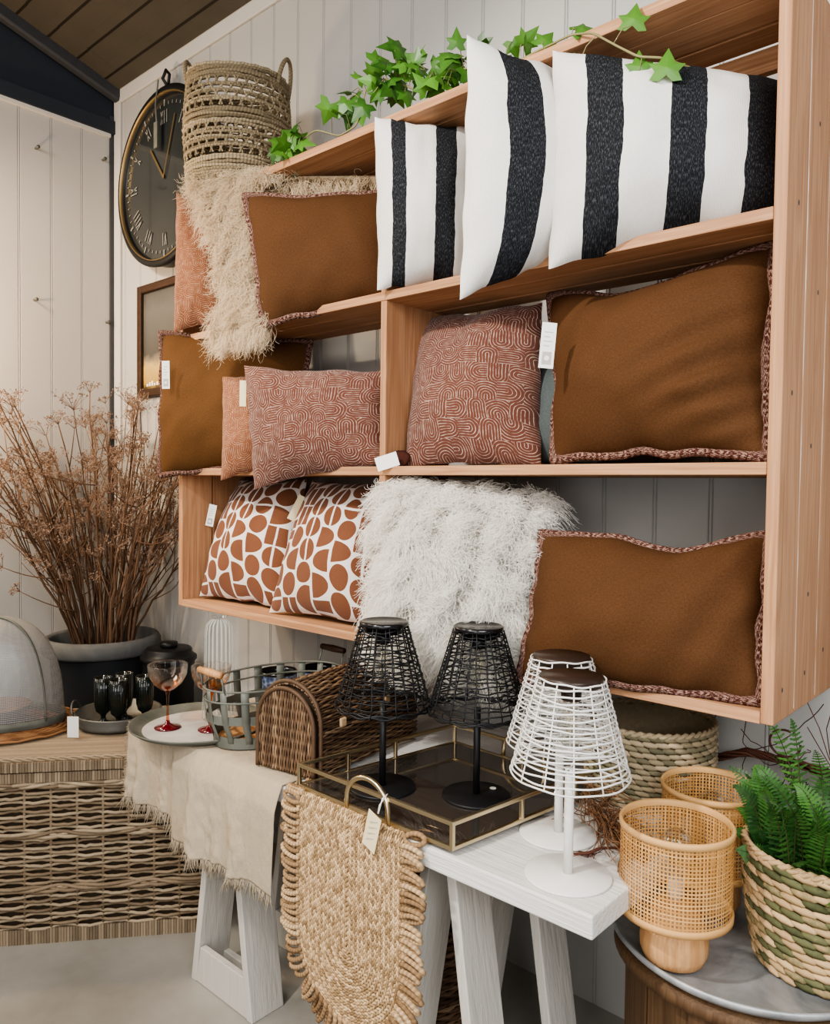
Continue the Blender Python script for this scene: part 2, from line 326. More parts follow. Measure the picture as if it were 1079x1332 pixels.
def glass(name,tint,rim=.35,rough=.03,grad=False):
    t=NT(name)
    if grad: x,y,_=t.sep(t.co('UV')); tint=t.ramp(t.m('MULTIPLY',y,5.0),[(.0,(.90,.35,.25)),(.3,(.93,.70,.58)),(.58,(.90,.38,.13)),(.68,(.93,.62,.38)),(.78,(.96,.88,.82)),(.9,(.97,.94,.91))])
    lw=t.N('ShaderNodeLayerWeight'); lw.inputs[0].default_value=rim
    tr=t.N('ShaderNodeBsdfTransparent'); t.S(tr.inputs[0],tint); g=t.N('ShaderNodeBsdfGlossy'); g.inputs['Roughness'].default_value=rough; g.inputs[0].default_value=(.9,.9,.9,1)
    mx=t.N('ShaderNodeMixShader'); t.S(mx.inputs[0],t.m('MULTIPLY',lw.outputs['Facing'],.55)); t.S(mx.inputs[1],tr.outputs[0]); t.S(mx.inputs[2],g.outputs[0]); t.S(t.o.inputs[0],mx.outputs[0]); return t.mat
def ribglass():
    t=NT('ribbed_glass'); x,y,_=t.sep(t.co('UV')); f=t.m('FRACT',t.m('MULTIPLY',x,20.0)); k=t.m('MULTIPLY',t.m('LESS_THAN',t.m('ABSOLUTE',t.m('SUBTRACT',f,.5)),.12),.34)
    lw=t.N('ShaderNodeLayerWeight'); lw.inputs[0].default_value=.4; tr=t.N('ShaderNodeBsdfTransparent'); tr.inputs[0].default_value=(.93,.94,.93,1)
    g=t.N('ShaderNodeBsdfPrincipled'); g.inputs['Base Color'].default_value=(.75,.76,.74,1); g.inputs['Roughness'].default_value=.08; mx=t.N('ShaderNodeMixShader')
    t.S(mx.inputs[0],t.m('ADD',t.m('MULTIPLY',lw.outputs['Facing'],.30),k,clamp=True)); t.S(mx.inputs[1],tr.outputs[0]); t.S(mx.inputs[2],g.outputs[0]); t.S(t.o.inputs[0],mx.outputs[0]); return t.mat
M['glass']=glass('clear_glass',(.93,.94,.93)); M['amber']=glass('amber_glass',(.93,.72,.58),grad=True); M['bulb']=glass('bulb_glass',(.95,.95,.93),.5)
M['ribglass']=ribglass(); M['redglass']=plain('ruby_glass',(.085,.004,.008),.1,spec=.6,var=.1)
def blackglass():
    t=NT('black_glass'); x,y,_=t.sep(t.co('UV')); rb=t.m('SINE',t.m('MULTIPLY',x,2*PI*28)); return t.out((.007,.010,.008),.13,t.bump(rb,.3,.003),spec=.55)
M['blackglass']=blackglass()
def wiremesh():
    t=NT('fine_wire_mesh'); x,y,_=t.sep(t.co('UV'))
    a=t.m('GREATER_THAN',t.m('ABSOLUTE',t.m('SUBTRACT',t.m('FRACT',t.m('MULTIPLY',x,300.0)),.5)),.33); b=t.m('GREATER_THAN',t.m('ABSOLUTE',t.m('SUBTRACT',t.m('FRACT',t.m('MULTIPLY',y,230.0)),.5)),.33)
    al=t.m('MAXIMUM',a,b); return t.out((.36,.36,.35),.45,metal=.3,alpha=al)
M['mesh']=wiremesh()
def mugm():
    t=NT('blue_scale_glaze'); x,y,_=t.sep(t.co('UV')); v=t.comb(t.m('MULTIPLY',x,22.0),t.m('MULTIPLY',y,58.0),0.0)
    d=t.voro(v,1.0); return t.out(t.ramp(d,[(.2,(.02,.03,.07)),(.45,(.06,.09,.17)),(.7,(.22,.25,.31))]),.25,t.bump(d,.5,.004),spec=.5)
M['mug']=mugm()
def paint():
    t=NT('old_painting'); x,y,_=t.sep(t.co('UV')); n=t.noise(t.co('UV'),7,4); yy=t.m('MULTIPLY_ADD',n,.16,t.m('SUBTRACT',y,.08))
    c=t.ramp(yy,[(.0,(.07,.045,.02)),(.07,(.42,.27,.07)),(.24,(.50,.36,.13)),(.30,(.20,.17,.12)),(.36,(.07,.066,.058)),(.8,(.115,.11,.10)),(1,(.07,.068,.062))]); return t.out(c,.25,spec=.5)
M['painting']=paint()
def clockface():
    t=NT('clock_face'); n=t.noise(t.co(),3,4); return t.out(t.mix(n,(.012,.014,.014),(.034,.038,.038)),.12,spec=.5,coat=.3)
M['clockface']=clockface()
def hairm(name,root,tip,rough=.6):
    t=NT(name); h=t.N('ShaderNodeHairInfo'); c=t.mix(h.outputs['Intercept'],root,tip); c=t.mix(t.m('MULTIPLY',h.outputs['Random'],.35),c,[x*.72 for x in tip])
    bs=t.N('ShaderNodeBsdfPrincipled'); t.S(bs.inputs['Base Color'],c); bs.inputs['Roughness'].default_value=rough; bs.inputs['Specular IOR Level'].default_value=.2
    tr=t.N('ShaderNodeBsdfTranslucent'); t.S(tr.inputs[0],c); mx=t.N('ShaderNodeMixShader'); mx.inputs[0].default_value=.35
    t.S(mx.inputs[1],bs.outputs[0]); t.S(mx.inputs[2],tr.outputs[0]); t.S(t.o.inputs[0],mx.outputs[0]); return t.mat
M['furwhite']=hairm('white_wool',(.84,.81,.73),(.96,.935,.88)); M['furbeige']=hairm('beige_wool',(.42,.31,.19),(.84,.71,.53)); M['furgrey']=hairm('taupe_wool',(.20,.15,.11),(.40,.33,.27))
M['skin']=plain('hide',(.40,.31,.20),.9); M['skinwhite']=plain('white_hide',(.8,.77,.71),.9)

# ------------------------------------------------------------------ the room
XL=-3.51; YB=.43
def panel(name,p0,dirv,nor,length,z0,z1,off,ztop=None):
    mb=MB(); s=[0.0]; k=[0.0]; x=off
    while x<length:
        if x>.01:
            for a,b in ((-.007,0),(-.0045,-.005),(-.002,0),(.002,0),(.0045,-.005),(.007,0)): s.append(x+a); k.append(b)
        x+=.155
    s.append(length); k.append(0)
    p0=V(*p0); d=V(*dirv); n=V(*nor)
    G=[[p0+d*a+n*b+V(0,0,z) for z in (z0,z1)] for a,b in zip(s,k)]
    mb.grid(G); return struct(mesh(name,mb,M['wall']))
panel('wall_back',(XL,YB,0),(1,0,0),(0,-1,0),5.6,0,3.60,(-.611-XL)%.155)
panel('wall_left',(XL,-3.6,0),(0,1,0),(1,0,0),3.997,0,3.34,(.096+3.6)%.155)
def sbox(name,lo,hi,m,bev=0): return struct(mesh(name,MB().box(lo,hi),m,bevel=bev))
sbox('floor',(XL-.2,-4.2,-.1),(2.4,YB+.02,0),M['floor'])
sbox('trim_1',(XL,.397,0),(XL+.012,YB,3.45),M['greymetal'])                    # dark corner post
sbox('trim_2',(XL+.013,YB-.014,0),(XL+.075,YB-.001,3.58),M['trimwhite'],.003)    # upright white batten at the corner
sbox('trim_3',(XL+.076,YB-.014,3.505),(2.0,YB-.001,3.585),M['trimwhite'],.003)   # white batten under the ceiling
sbox('trim_4',(XL,-3.6,3.335),(XL+.02,.397,3.352),M['trimwhite'])
sbox('trim_5',(XL-.005,-3.6,3.353),(XL+.03,YB-.001,3.42),M['navy'])
sl=.30
gb=MB(); gb.add([(XL,-3.6,3.42),(XL,YB,3.42),(XL,YB,3.58),(XL,-3.6,3.58+sl*(YB+3.6))],[(0,1,2,3)]); struct(mesh('wall_left_gable',gb,M['navy']))
cb=MB(); ys=[]; 
yy=YB
prof=[]
for k in range(26):
    a=YB-.14*k; prof+= [(a-.012,0),(a-.128,0),(a-.1285,.03),(a-.1395,.03)]
G=[[V(x,y,3.585+sl*(YB-y)+dz) for x in (XL-.05,2.2)] for y,dz in prof]; cb.grid(G); struct(mesh('ceiling',cb,M['ceil'],solid=.02))
rb=MB(); rb.beam((XL+.05,YB+.0,3.545),(XL+.05,-3.6,3.545+sl*4.03),.05,.07); struct(mesh('trim_6',rb,M['greymetal'],bevel=.01))
rb=MB(); rb.beam((XL+.14,YB-.02,3.572+sl*.02),(XL+.14,-3.6,3.575+sl*4.03),.12,.012); struct(mesh('trim_7',rb,M['ceil'],bevel=.002))

# ------------------------------------------------------------------ wall shelf unit
UL,UR,UD=-2.173,0.0,-1.1007; TH=.0255
unit=thing('shelf_unit','large fir wood shelf unit of two columns and three rows holding the cushions','shelf',(-1.08,.2,1.05))
def P_(name,mb,m,**k): return mesh(name,mb,m,unit,world=True,**k)
ys=((0,.131),(.1375,.284),(.2905,.425))
for nm,x0,x1 in (('side_panel',UL,UL+TH),('side_panel',UR-TH,UR)):
    mb=MB()
    for a,b in ys: mb.box((x0,a,1.057),(x1,b,2.572))
    P_(nm,mb,M['wood_z'],bevel=.0025)
mb=MB()
for a in (.132,.285): nn=60; zz=np.linspace(1.065,2.56,nn); mb.grid([[V(UR-.0018+.0012*mnoise.noise(Vector((z*14,a*50,k*3))),a-.0005+k*.0075+.0025*mnoise.noise(Vector((z*19,a*30,k))),z) for k in (0,1)] for z in zz])
P_('seam_filler',mb,M['paper'])
mb=MB(); mb.box((UD,.001,1.083),(UD+TH-.003,.29,2.547)); P_('divider',mb,M['wood_z'],bevel=.002)
for h,y1 in ((1.082,.42),(1.58,.29),(2.08,.29),(2.5725,.31)):
    mb=MB(); a=UL+TH if h<2.5 else UL+TH; b=UR-TH
    q=((-.002,.088),(.0905,.196),(.206,.285)) if h>1.7 else ((-.002,.088),(.0905,.196),(.206,.425)) if h>1.2 else ((-.002,.13),(.133,.29),(.293,.42))  # middle board's rear plank lengthened out of view to stop a light leak
    for y0,y2 in q: mb.box((a,y0,h-TH),(b,y2,h))
    P_('shelf_board',mb,M['wood_x'],bevel=.002)
mb=MB(); mb.box((UD+TH,.286,2.49),(UR-TH,.31,2.545)); P_('cleat',mb,M['wood_x'],bevel=.002)
for x,y,z in ((0.0005,.05,1.12),(.0005,.2,1.13),(.0005,.21,1.3),(.0005,.2,1.62),(.0005,.06,1.72),(.0005,.34,1.16),(.0005,.22,1.95),(.0005,.07,2.1),(.0005,.2,2.3)):
    mb=MB(); mb.blob((x,y,z),(.0008,0,0),(0,.004,0),(0,0,.006)); P_('knot',mb,M['ink'])
tag(mesh('wood_chip',MB().blob((-.086,.03,1.0885),(.018,.004,0),(0,.007,.001),(0,0,.006),8,3),M['cane_rim']),'small curled pale wood chip lying at the front of the lowest shelf','wood chip')

# ------------------------------------------------------------------ cushions
def pillow_surface(c,T,k,wr,n=44,seed=0,dip=None):
    BL,BR,TR,TL=[V(*q) for q in c]
    e=np.linspace(-1,1,n); e=np.sign(e)*(1-(1-np.abs(e))**1.35)
    S,Tt=np.meshgrid(e,e,indexing='ij')
    s=S*(1-k*(1-Tt**2)*(.8+.2*np.cos(S*3))); t=Tt*(1-k*(1-S**2))
    u=(s+1)/2; v=(t+1)/2
    en=np.array([[mnoise.noise(Vector((a*3.1+seed*5,b*3.1,seed*1.7))) for b in e] for a in e]); en2=np.array([[mnoise.noise(Vector((a*3.1+seed*5+40,b*3.1,seed*1.7))) for b in e] for a in e])
    u=u+.022*en*np.abs(S)*(1-Tt**4); v=v+.026*en2*np.abs(Tt)*(1-S**4)
    if dip: v=v-sum(d_*np.exp(-((S-c_)/w_)**2) for c_,w_,d_ in dip)*np.clip(v,0,1)**2
    P=((1-u)*(1-v))[...,None]*BL+(u*(1-v))[...,None]*BR+(u*v)[...,None]*TR+((1-u)*v)[...,None]*TL
    N=nrm(np.cross((BR+TR-BL-TL),(TL+TR-BL-BR)))         # towards the room
    h=(np.clip((1-np.abs(S)**2.3)*(1-np.abs(Tt)**2.3),0,1))**.62*T*.62
    w=np.linalg.norm(BR+TR-BL-TL)/2; hh=np.linalg.norm(TL+TR-BL-BR)/2
    W=np.zeros_like(h)
    for i in range(n):
        for j in range(n):
            a,b=S[i,j],Tt[i,j]
            W[i,j]=mnoise.noise(Vector((a*1.6+seed*7.1,b*1.6,seed)))*.9+mnoise.noise(Vector((a*3.7*(1+.4*b)+seed,b*3.1,seed*3+5)))*.45
            r=max(abs(a),abs(b)); ang=math.atan2(b,a)
            W[i,j]+=.5*(r**2)*mnoise.noise(Vector((math.cos(ang)*5+seed,math.sin(ang)*5,seed+9)))
    h2=h*(1+wr*W)+wr*.012*W*(h/(T/2+1e-9))
    uv=np.stack([(S+1)/2*w,(Tt+1)/2*hh],-1)
    edge=np.concatenate([P[:,0],P[-1,1:],P[-2::-1,-1],P[0,-2:0:-1]])
    return P+N*h2[...,None]*1.15, P-N*h[...,None]*.75, uv, edge, N
def wr_fold(front,N,spots):
    return front
def cushion(name,label,c,T,mat,k=.07,wr=.16,pipe=None,seed=0,cat='cushion',group=None,pr=.0125,folds=None,dip=None):
    f,b,uv,edge,N=pillow_surface(c,T,k,wr,seed=seed,dip=dip)
    if folds is not None:
        n=f.shape[0]; e=np.linspace(0,1,n); U,W=np.meshgrid(e,e,indexing='ij'); f=f+N*folds(U,W)[...,None]
    base=np.mean([c[0],c[1]],0); t=thing(name,label,cat,tuple(base),0,group)
    mb=MB(); mb.grid(f,uv); 
    mb.grid(b[::-1],uv[::-1]); cov=mesh('cover',mb,mat,t,True,world=True)
    if pipe:
        m2=MB(); E=edge.copy(); m2.tube(E,pr,8,closed=True,ref=N); mesh('piping',m2,M['piping'],t,True,world=True)
    return t
def swing_tag(parent,p,w,h,right,up,card='paper',logo=True,hole=False,name='price_tag'):
    p=V(*p); r=nrm(V(*right)); u=nrm(V(*up)); n=nrm(np.cross(r,u)); r=np.cross(u,n)
    q=lambda a,b,d=0: p+r*a*w+u*b*h+n*d
    mb=MB(); mb.hexa([q(-.5,0,-.0006),q(.5,0,-.0006),q(.5,0,.0006),q(-.5,0,.0006),q(-.5,1,-.0006),q(.5,1,-.0006),q(.5,1,.0006),q(-.5,1,.0006)])
    o=mesh(name,mb,M[card],parent,world=True)
    if logo:
        m2=MB(); m2.add([q(-.32,.08,.001),q(.32,.08,.001),q(.32,.36,.001),q(-.32,.36,.001)],[(0,1,2,3)]); 
        g=mesh('logo_square',m2,M['inkgrey'],o,world=False); g.matrix_parent_inverse=o.matrix_parent_inverse if False else Matrix()
        g.matrix_parent_inverse=Matrix()
        m3=MB(); m3.add([q(.17*math.cos(a)*1,.22+.17*math.sin(a)*w/h,.0016) for a in np.linspace(0,2*PI,16)[:-1]],[tuple(range(15))]); mesh('logo_disc',m3,M['paper'],o)
        m4=MB()
        for j in range(4): m4.add([q(-.3,.48+.1*j,.001),q(.1+.2*(j%2),.48+.1*j,.001),q(.1+.2*(j%2),.5+.1*j,.001),q(-.3,.5+.1*j,.001)],[(0,1,2,3)])
        mesh('print_lines',m4,M['inkgrey'],o)
    return o
SEC={}
# top row, right-hand column
cushion('striped_cushion','black and white striped cushion beside the divider, smallest of three on the top row',
  [(-1.081,-.035,2.076),(-.86,.15,2.092),(-.885,.2,2.555),(-1.103,-.03,2.567)],.15,M['st_a'],.05,.10,seed=1,group='striped cushions')
cushion('striped_cushion','black and white striped cushion, tallest one jutting out in the middle of the top row',
  [(-.672,-.17,1.963),(-.49,.14,2.11),(-.53,.19,2.56),(-.662,-.17,2.572)],.17,M['st_b'],.055,.10,seed=2,group='striped cushions')
cushion('striped_cushion','black and white striped cushion turned broadside against the right end panel of the shelf',
  [(-.506,-.05,2.031),(-.045,.17,2.09),(-.065,.24,2.42),(-.512,-.04,2.536)],.22,M['st_c'],.05,.10,seed=3,group='striped cushions')
# top row, left-hand column
cushion('arch_print_cushion','rust arch print cushion at the top left end, half hidden by the beige sheepskin',
  [(-2.125,-.05,2.085),(-1.90,.06,2.09),(-1.98,.16,2.53),(-2.134,-.035,2.604)],.13,M['arch_warm'],.05,.16,seed=4,group='rust arch print cushions')
t=cushion('piped_cushion','rectangular brown cushion with printed piping in front of the beige sheepskin',
  [(-1.535,-.085,2.03),(-1.14,.15,2.09),(-1.18,.22,2.45),(-1.635,-.09,2.455)],.14,M['brown'],.05,.10,True,seed=5,group='brown piped cushions')
# middle row, left-hand column
t=cushion('piped_cushion','tobacco brown piped cushion with a tag, overhanging the left end of the shelf',
  [(-2.193,-.065,1.553),(-1.66,.15,1.587),(-1.69,.24,2.04),(-2.206,-.055,2.09)],.15,M['mustard'],.05,.12,True,seed=6,group='brown piped cushions')
swing_tag(t,(-2.06,-.12,1.863),.028,.10,(.75,.6,.12),(-.03,0,1))
cushion('arch_print_cushion','smaller rust arch print cushion tucked behind another on the middle left shelf',
  [(-1.806,-.06,1.535),(-1.56,.09,1.59),(-1.63,.17,1.92),(-1.828,-.04,1.896)],.11,M['arch_warm'],.06,.14,seed=7,group='rust arch print cushions')
t=cushion('arch_print_cushion','rectangular rust arch print cushion hanging over the edge of the middle left shelf',
  [(-1.581,-.085,1.506),(-1.13,.05,1.593),(-1.17,.11,1.875),(-1.633,-.09,1.909)],.12,M['arch'],.05,.14,seed=8,group='rust arch print cushions')
swing_tag(t,(-1.660,-.075,1.78),.022,.085,(.75,.6,.1),(.02,0,1),'cardboard',False)
# middle row, right-hand column
t=cushion('arch_print_cushion','square rust arch print cushion right of the divider on the middle shelf',
  [(-1.058,.06,1.578),(-.642,.145,1.580),(-.715,.25,2.04),(-1.125,.21,2.045)],.15,M['arch'],.045,.13,seed=9,group='rust arch print cushions')
swing_tag(t,(-1.082,-.03,1.583),.040,.065,(.3,.2,1),(.9,.62,.35))
mb=MB(); mb.blob((-1.055,.03,1.6),(.03,.02,0),(0,.02,.02),(0,0,.02),8,4); mesh('corner_tassel',mb,M['piping'],t,True,world=True)
cushion('plain_cushion','dark grey cushion barely showing between the arch print and big brown cushions',
  [(-.80,.20,1.588),(-.50,.19,1.588),(-.52,.27,1.87),(-.82,.28,1.87)],.08,M['greyfab'],.05,.1,seed=10)
def bigfold(U,W):
    d=np.exp(-(((U-.80)/.2)**2+((W-.38)/.22)**2)); return d*.015*np.sin((W*1.0-U*.55)*50)-.03*np.exp(-(((U-.95)/.1)**2+((W-.42)/.09)**2))
t=cushion('piped_cushion','large square brown cushion with printed piping filling the right middle shelf',
  [(-.547,.055,1.592),(-.03,.03,1.59),(-.06,.14,2.045),(-.665,.21,2.04)],.19,M['brown'],.085,.10,True,seed=11,group='brown piped cushions',folds=bigfold,pr=.013,dip=[(-.12,.42,.075)])
swing_tag(t,(-.500,-.065,1.80),.034,.105,(.75,.66,.1),(.06,.05,1))
# bottom row
t=cushion('shape_print_cushion','white cushion with rust block shapes, the left one on the lowest shelf',
  [(-2.115,.055,1.092),(-1.633,.10,1.088),(-1.74,.27,1.545),(-2.142,.26,1.545)],.16,M['shapes'],.055,.12,seed=12,group='block shape print cushions')
swing_tag(t,(-2.12,.10,1.36),.03,.085,(.75,.6,.1),(.2,.1,1))
t=cushion('shape_print_cushion','white cushion with rust block shapes, the one beside the white fur cushion',
  [(-1.65,.03,1.087),(-1.155,.07,1.090),(-1.25,.27,1.535),(-1.64,.21,1.54)],.16,M['shapes'],.055,.12,seed=13,group='block shape print cushions')
swing_tag(t,(-1.66,.13,1.40),.03,.10,(.75,.6,.1),(.5,.1,.8),'cardboard',False)
def lumfold(U,W): return .006*np.exp(-((U-.75)/.2)**2)*np.sin(U*30-W*14)
cushion('piped_cushion','long brown lumbar cushion with printed piping at the right of the lowest shelf',
  [(-.566,-.055,1.060),(-.035,.03,1.094),(-.055,.13,1.43),(-.592,.075,1.408)],.14,M['brown'],.055,.10,True,seed=14,group='brown piped cushions',folds=lumfold,pr=.0125,dip=[(.28,.4,.10)])

# ------------------------------------------------------------------ fur
def fur(name,parent,roots,nors,length,mat,npts=9,rad=.0007,grav=.5,curl=.010,cf=1.3,flow=None,seed=1,world=True,jit=.38,cell=.024,lk=.5):
    g=np.random.default_rng(seed); n=len(roots); s=np.linspace(0,1,npts)
    L=length*(.65+.5*g.random(n)); d0=nrm(nors+jit*g.normal(size=(n,3)))
    if flow is not None: d0=nrm(d0+flow)
    # neighbours share a lock: lock id by position
    key=np.floor(roots/cell).astype(int); lock=(key*np.array([73856093,19349663,83492791])).sum(1)%100003
    ph=(lock*0.61803)%1*2*PI+g.normal(size=n)*.3; fr=(cf+.5*((lock*.37)%1))*2*PI
    ld=np.stack([np.sin(lock*1.3),np.cos(lock*2.1),np.sin(lock*.7+1)],1)*lk
    d0=nrm(d0+ld)
    pts=roots[:,None,:]+d0[:,None,:]*(L[:,None]*s)[...,None]
    pts[...,2]-=grav*(L[:,None]*s**2)
    a=nrm(np.cross(d0,V(.3,.2,1))); b=np.cross(a,d0)
    am=curl*(s**.7)[None,:]
    pts+=(am*np.cos(fr[:,None]*s+ph[:,None]))[...,None]*a[:,None,:]+(am*np.sin(fr[:,None]*s+ph[:,None]))[...,None]*b[:,None,:]
    hc=bpy.data.hair_curves.new(name); hc.add_curves([npts]*n)
    hc.points.foreach_set('position',pts.reshape(-1).astype(np.float32))
    ra=hc.attributes.get('radius') or hc.attributes.new('radius','FLOAT','POINT')
    ra.data.foreach_set('value',np.tile(rad*(1-.65*s),n).astype(np.float32))
    hc.materials.append(mat); o=bpy.data.objects.new(name,hc); C.objects.link(o); o.parent=parent
    if world: o.matrix_parent_inverse=BASE[parent.name].inverted()
    return o
def scatter(G,n,seed,N=None):
    g=np.random.default_rng(seed); a,b=G.shape[:2]; i=g.random(n)*(a-1.001); j=g.random(n)*(b-1.001)
    i0=i.astype(int); j0=j.astype(int); u=(i-i0)[:,None]; v=(j-j0)[:,None]
    A,B,Cc,D=G[i0,j0],G[i0+1,j0],G[i0+1,j0+1],G[i0,j0+1]
    return (A*(1-u)+B*u)*(1-v)+(D*(1-u)+Cc*u)*v, nrm(np.cross(B-A+Cc-D,D-A+Cc-B))
fc=[(-1.01,-.02,1.089),(-.64,.06,1.092),(-.655,.17,1.47),(-1.07,.04,1.50)]
t=cushion('fur_cushion','shaggy white curly wool cushion in the middle of the lowest shelf',fc,.15,M['skinwhite'],.02,.05,seed=15)
f,b,uv,edge,N=pillow_surface(fc,.15,.02,.05,seed=15)
r1,n1=scatter(f,17000,3); 
fur('wool',t,r1,n1,.105,M['furwhite'],13,.0009,.42,.014,1.5,seed=4,jit=.20,cell=.034,lk=.62)
r2,n2=scatter(b[::-1],2500,8); k=r2[:,2]>1.25; fur('back_wool',t,r2[k],n2[k],.06,M['furwhite'],8,.0007,.3,.007,seed=5)
# beige sheepskin draped over the shelf edge
rows_=[((-2.0,.20,2.50),(-1.34,.27,2.44)),((-1.99,.13,2.555),(-1.45,.17,2.535)),((-1.975,.02,2.60),(-1.66,.06,2.56)),((-1.96,-.10,2.585),(-1.69,-.035,2.54)),
      ((-1.90,-.135,2.46),(-1.665,-.06,2.42)),((-1.815,-.135,2.31),(-1.60,-.07,2.28)),((-1.79,-.135,2.17),(-1.565,-.08,2.14)),((-1.815,-.125,2.06),(-1.53,-.085,2.05)),((-1.80,-.115,1.99),(-1.545,-.085,2.0))]
rows=[((-1.98,.20,2.46),(-1.20,.27,2.44)),((-1.99,.12,2.545),(-1.28,.16,2.505)),((-2.0,.03,2.60),(-1.55,.07,2.545)),((-2.01,-.05,2.60),(-1.66,-.0,2.53)),
      ((-1.88,-.085,2.47),(-1.63,-.02,2.40)),((-1.775,-.085,2.31),(-1.60,-.02,2.27)),((-1.75,-.085,2.17),(-1.56,-.03,2.14)),((-1.80,-.08,2.06),(-1.54,-.05,2.05)),((-1.79,-.07,2.0),(-1.555,-.05,2.01))]
R=np.array(rows); us=np.linspace(0,1,14); G=R[:,0][:,None]*(1-us)[None,:,None]+R[:,1][:,None]*us[None,:,None]
vi=np.linspace(0,len(rows)-1,40); G=np.stack([np.stack([np.interp(vi,np.arange(len(rows)),G[:,j,k]) for k in range(3)],-1) for j in range(14)],1)
t=thing('sheepskin_throw','shaggy beige sheepskin hanging over the top left shelf behind a brown cushion','throw',(-1.75,.0,2.1))
mesh('hide',MB().grid(G),M['skin'],t,True,world=True,solid=.008)
r1,n1=scatter(G[:, ::-1],17000,6); n1=np.where((n1@V(.49,-.87,.1))[:,None]<-.2,-n1,n1); fl=np.tile(V(-.05,-.1,-.5),(len(r1),1))
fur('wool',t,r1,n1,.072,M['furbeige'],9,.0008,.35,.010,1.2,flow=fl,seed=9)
# ------------------------------------------------------------------ wall clock and picture
cl=thing('wall_clock','large round black wall clock with glass front beside the basket','clock',(-2.90,YB-.001,2.55))
cc=V(-2.90,0,2.965); a=np.linspace(0,2*PI,73)[:-1]
def yl(prof,n=72):          # revolve about the wall normal; prof = (radius, y)
    mb=MB(); G=[[V(cc[0]+r*math.cos(q),y,cc[2]+r*math.sin(q)) for r,y in prof] for q in a]; mb.grid(G,closed_u=True); return mb
W=lambda n,mb,m,**k: mesh(n,mb,m,cl,world=True,**k)
W('case',yl([(.40,YB-.002),(.40,YB-.05),(.408,YB-.055),(.415,YB-.085),(.40,YB-.093),(.386,YB-.093),(.376,YB-.066)]),M['black'],smooth=True)
W('bezel',yl([(.386,YB-.092),(.3855,YB-.0945),(.381,YB-.0945),(.3805,YB-.078)]),M['brassold'],smooth=True)
W('dial',yl([(.0001,YB-.066),(.2,YB-.066),(.38,YB-.066)]),M['clockface'])
for k in range(60):
    q=2*PI*k/60; d=V(math.cos(q),0,math.sin(q)); L=.014 if k%5 else .03
    W('minute_mark',MB().beam(cc+d*.335+V(0,YB-.069,0),cc+d*(.335+L)+V(0,YB-.069,0),.005 if k%5 else .010,.001,(0,1,0)),M['dialmark'])
num=['III','II','I','XII','XI','X','IX','VIII','VII','VI','V','IV']
for k in range(12):
    mb=MB(); q=2*PI*k/12; d=V(math.cos(q),0,math.sin(q)); s=V(-math.sin(q),0,math.cos(q))*-1; w=len(num[k])
    for j,ch in enumerate(num[k]):
        o=(j-(w-1)/2)*.022; o1={'I':[(0,0)],'V':[(-.008,0),(.008,0)],'X':[(-.008,.008),(.008,-.008)]}[ch]
        for p,qq in o1: mb.beam(cc+d*.315+s*(o+p)+V(0,YB-.069,0),cc+d*.255+s*(o+qq)+V(0,YB-.069,0),.006,.001,(0,1,0))
    W('numeral',mb,M['dialmark'])
mb=MB(); mb.beam(cc+V(0,YB-.072,0),cc+V(-.12,YB-.072,.16),.012,.002,(0,1,0)); mb.beam(cc+V(0,YB-.074,0),cc+V(.1,YB-.074,.27),.008,.002,(0,1,0)); W('hands',mb,M['brassold'])
mb=MB(); mb.tube([V(-2.90,YB-.05,3.395),V(-2.93,YB-.06,3.44),V(-2.90,YB-.06,3.47),V(-2.87,YB-.06,3.44),V(-2.90,YB-.05,3.395)],.008); W('hanging_ring',mb,M['black'],smooth=True)
mb=MB(); mb.tube([V(-2.90,YB-.1,3.41),V(-2.925,YB-.1,3.3),V(-2.915,YB-.1,3.22)],.004); mb.box((-2.935,YB-.104,3.10),(-2.905,YB-.098,3.22)); W('winding_key',mb,M['zinc'])
pf=thing('framed_picture','dark wooden framed picture hanging below the clock','picture',(-3.05,YB-.001,1.95))
x0,x1,z0,z1=-3.232,-2.75,1.955,2.515
mb=MB(); w=.04
for lo,hi in (((x0,YB-.03,z0),(x0+w,YB-.002,z1)),((x1-w,YB-.03,z0),(x1,YB-.002,z1)),((x0+w,YB-.03,z0),(x1-w,YB-.002,z0+w)),((x0+w,YB-.03,z1-w),(x1-w,YB-.002,z1))): mb.box(lo,hi)
mesh('frame',mb,M['walnut'],pf,world=True,bevel=.006)
mb=MB(); mb.add([(x0+w,YB-.012,z0+w),(x1-w,YB-.012,z0+w),(x1-w,YB-.012,z1-w),(x0+w,YB-.012,z1-w)],[(0,1,2,3)],[(0,0),(1,0),(1,1),(0,1)]); mesh('canvas',mb,M['painting'],pf,world=True)
mb=MB()
for k in range(6): mb.box((x0+.07+.024*k,YB-.0135,z0+.055),(x0+.085+.024*k,YB-.0125,z0+.055+.012+.006*(k%3)))
mesh('lettering',mb,M['paper'],pf,world=True)
for y,z in ((.01,2.42),(.36,3.21),(.38,2.37),(.02,3.16)):
    mb=MB(); mb.tube([V(XL+.001,y,z),V(XL+.03,y,z)],.006,8); mb.tube([V(XL+.03,y,z),V(XL+.034,y,z)],.009,8)
    lab={2.42:'small nail in the left panelling, level with the top of the picture frame',3.21:'small nail near the corner post, high on the left panelling',2.37:'small nail beside the corner post, low on the left panelling',3.16:'small nail high on the left panelling, away from the corner'}[z]
    tag(mesh('nail',mb,M['zinc'],smooth=True),lab,'nail','nails in the left wall')
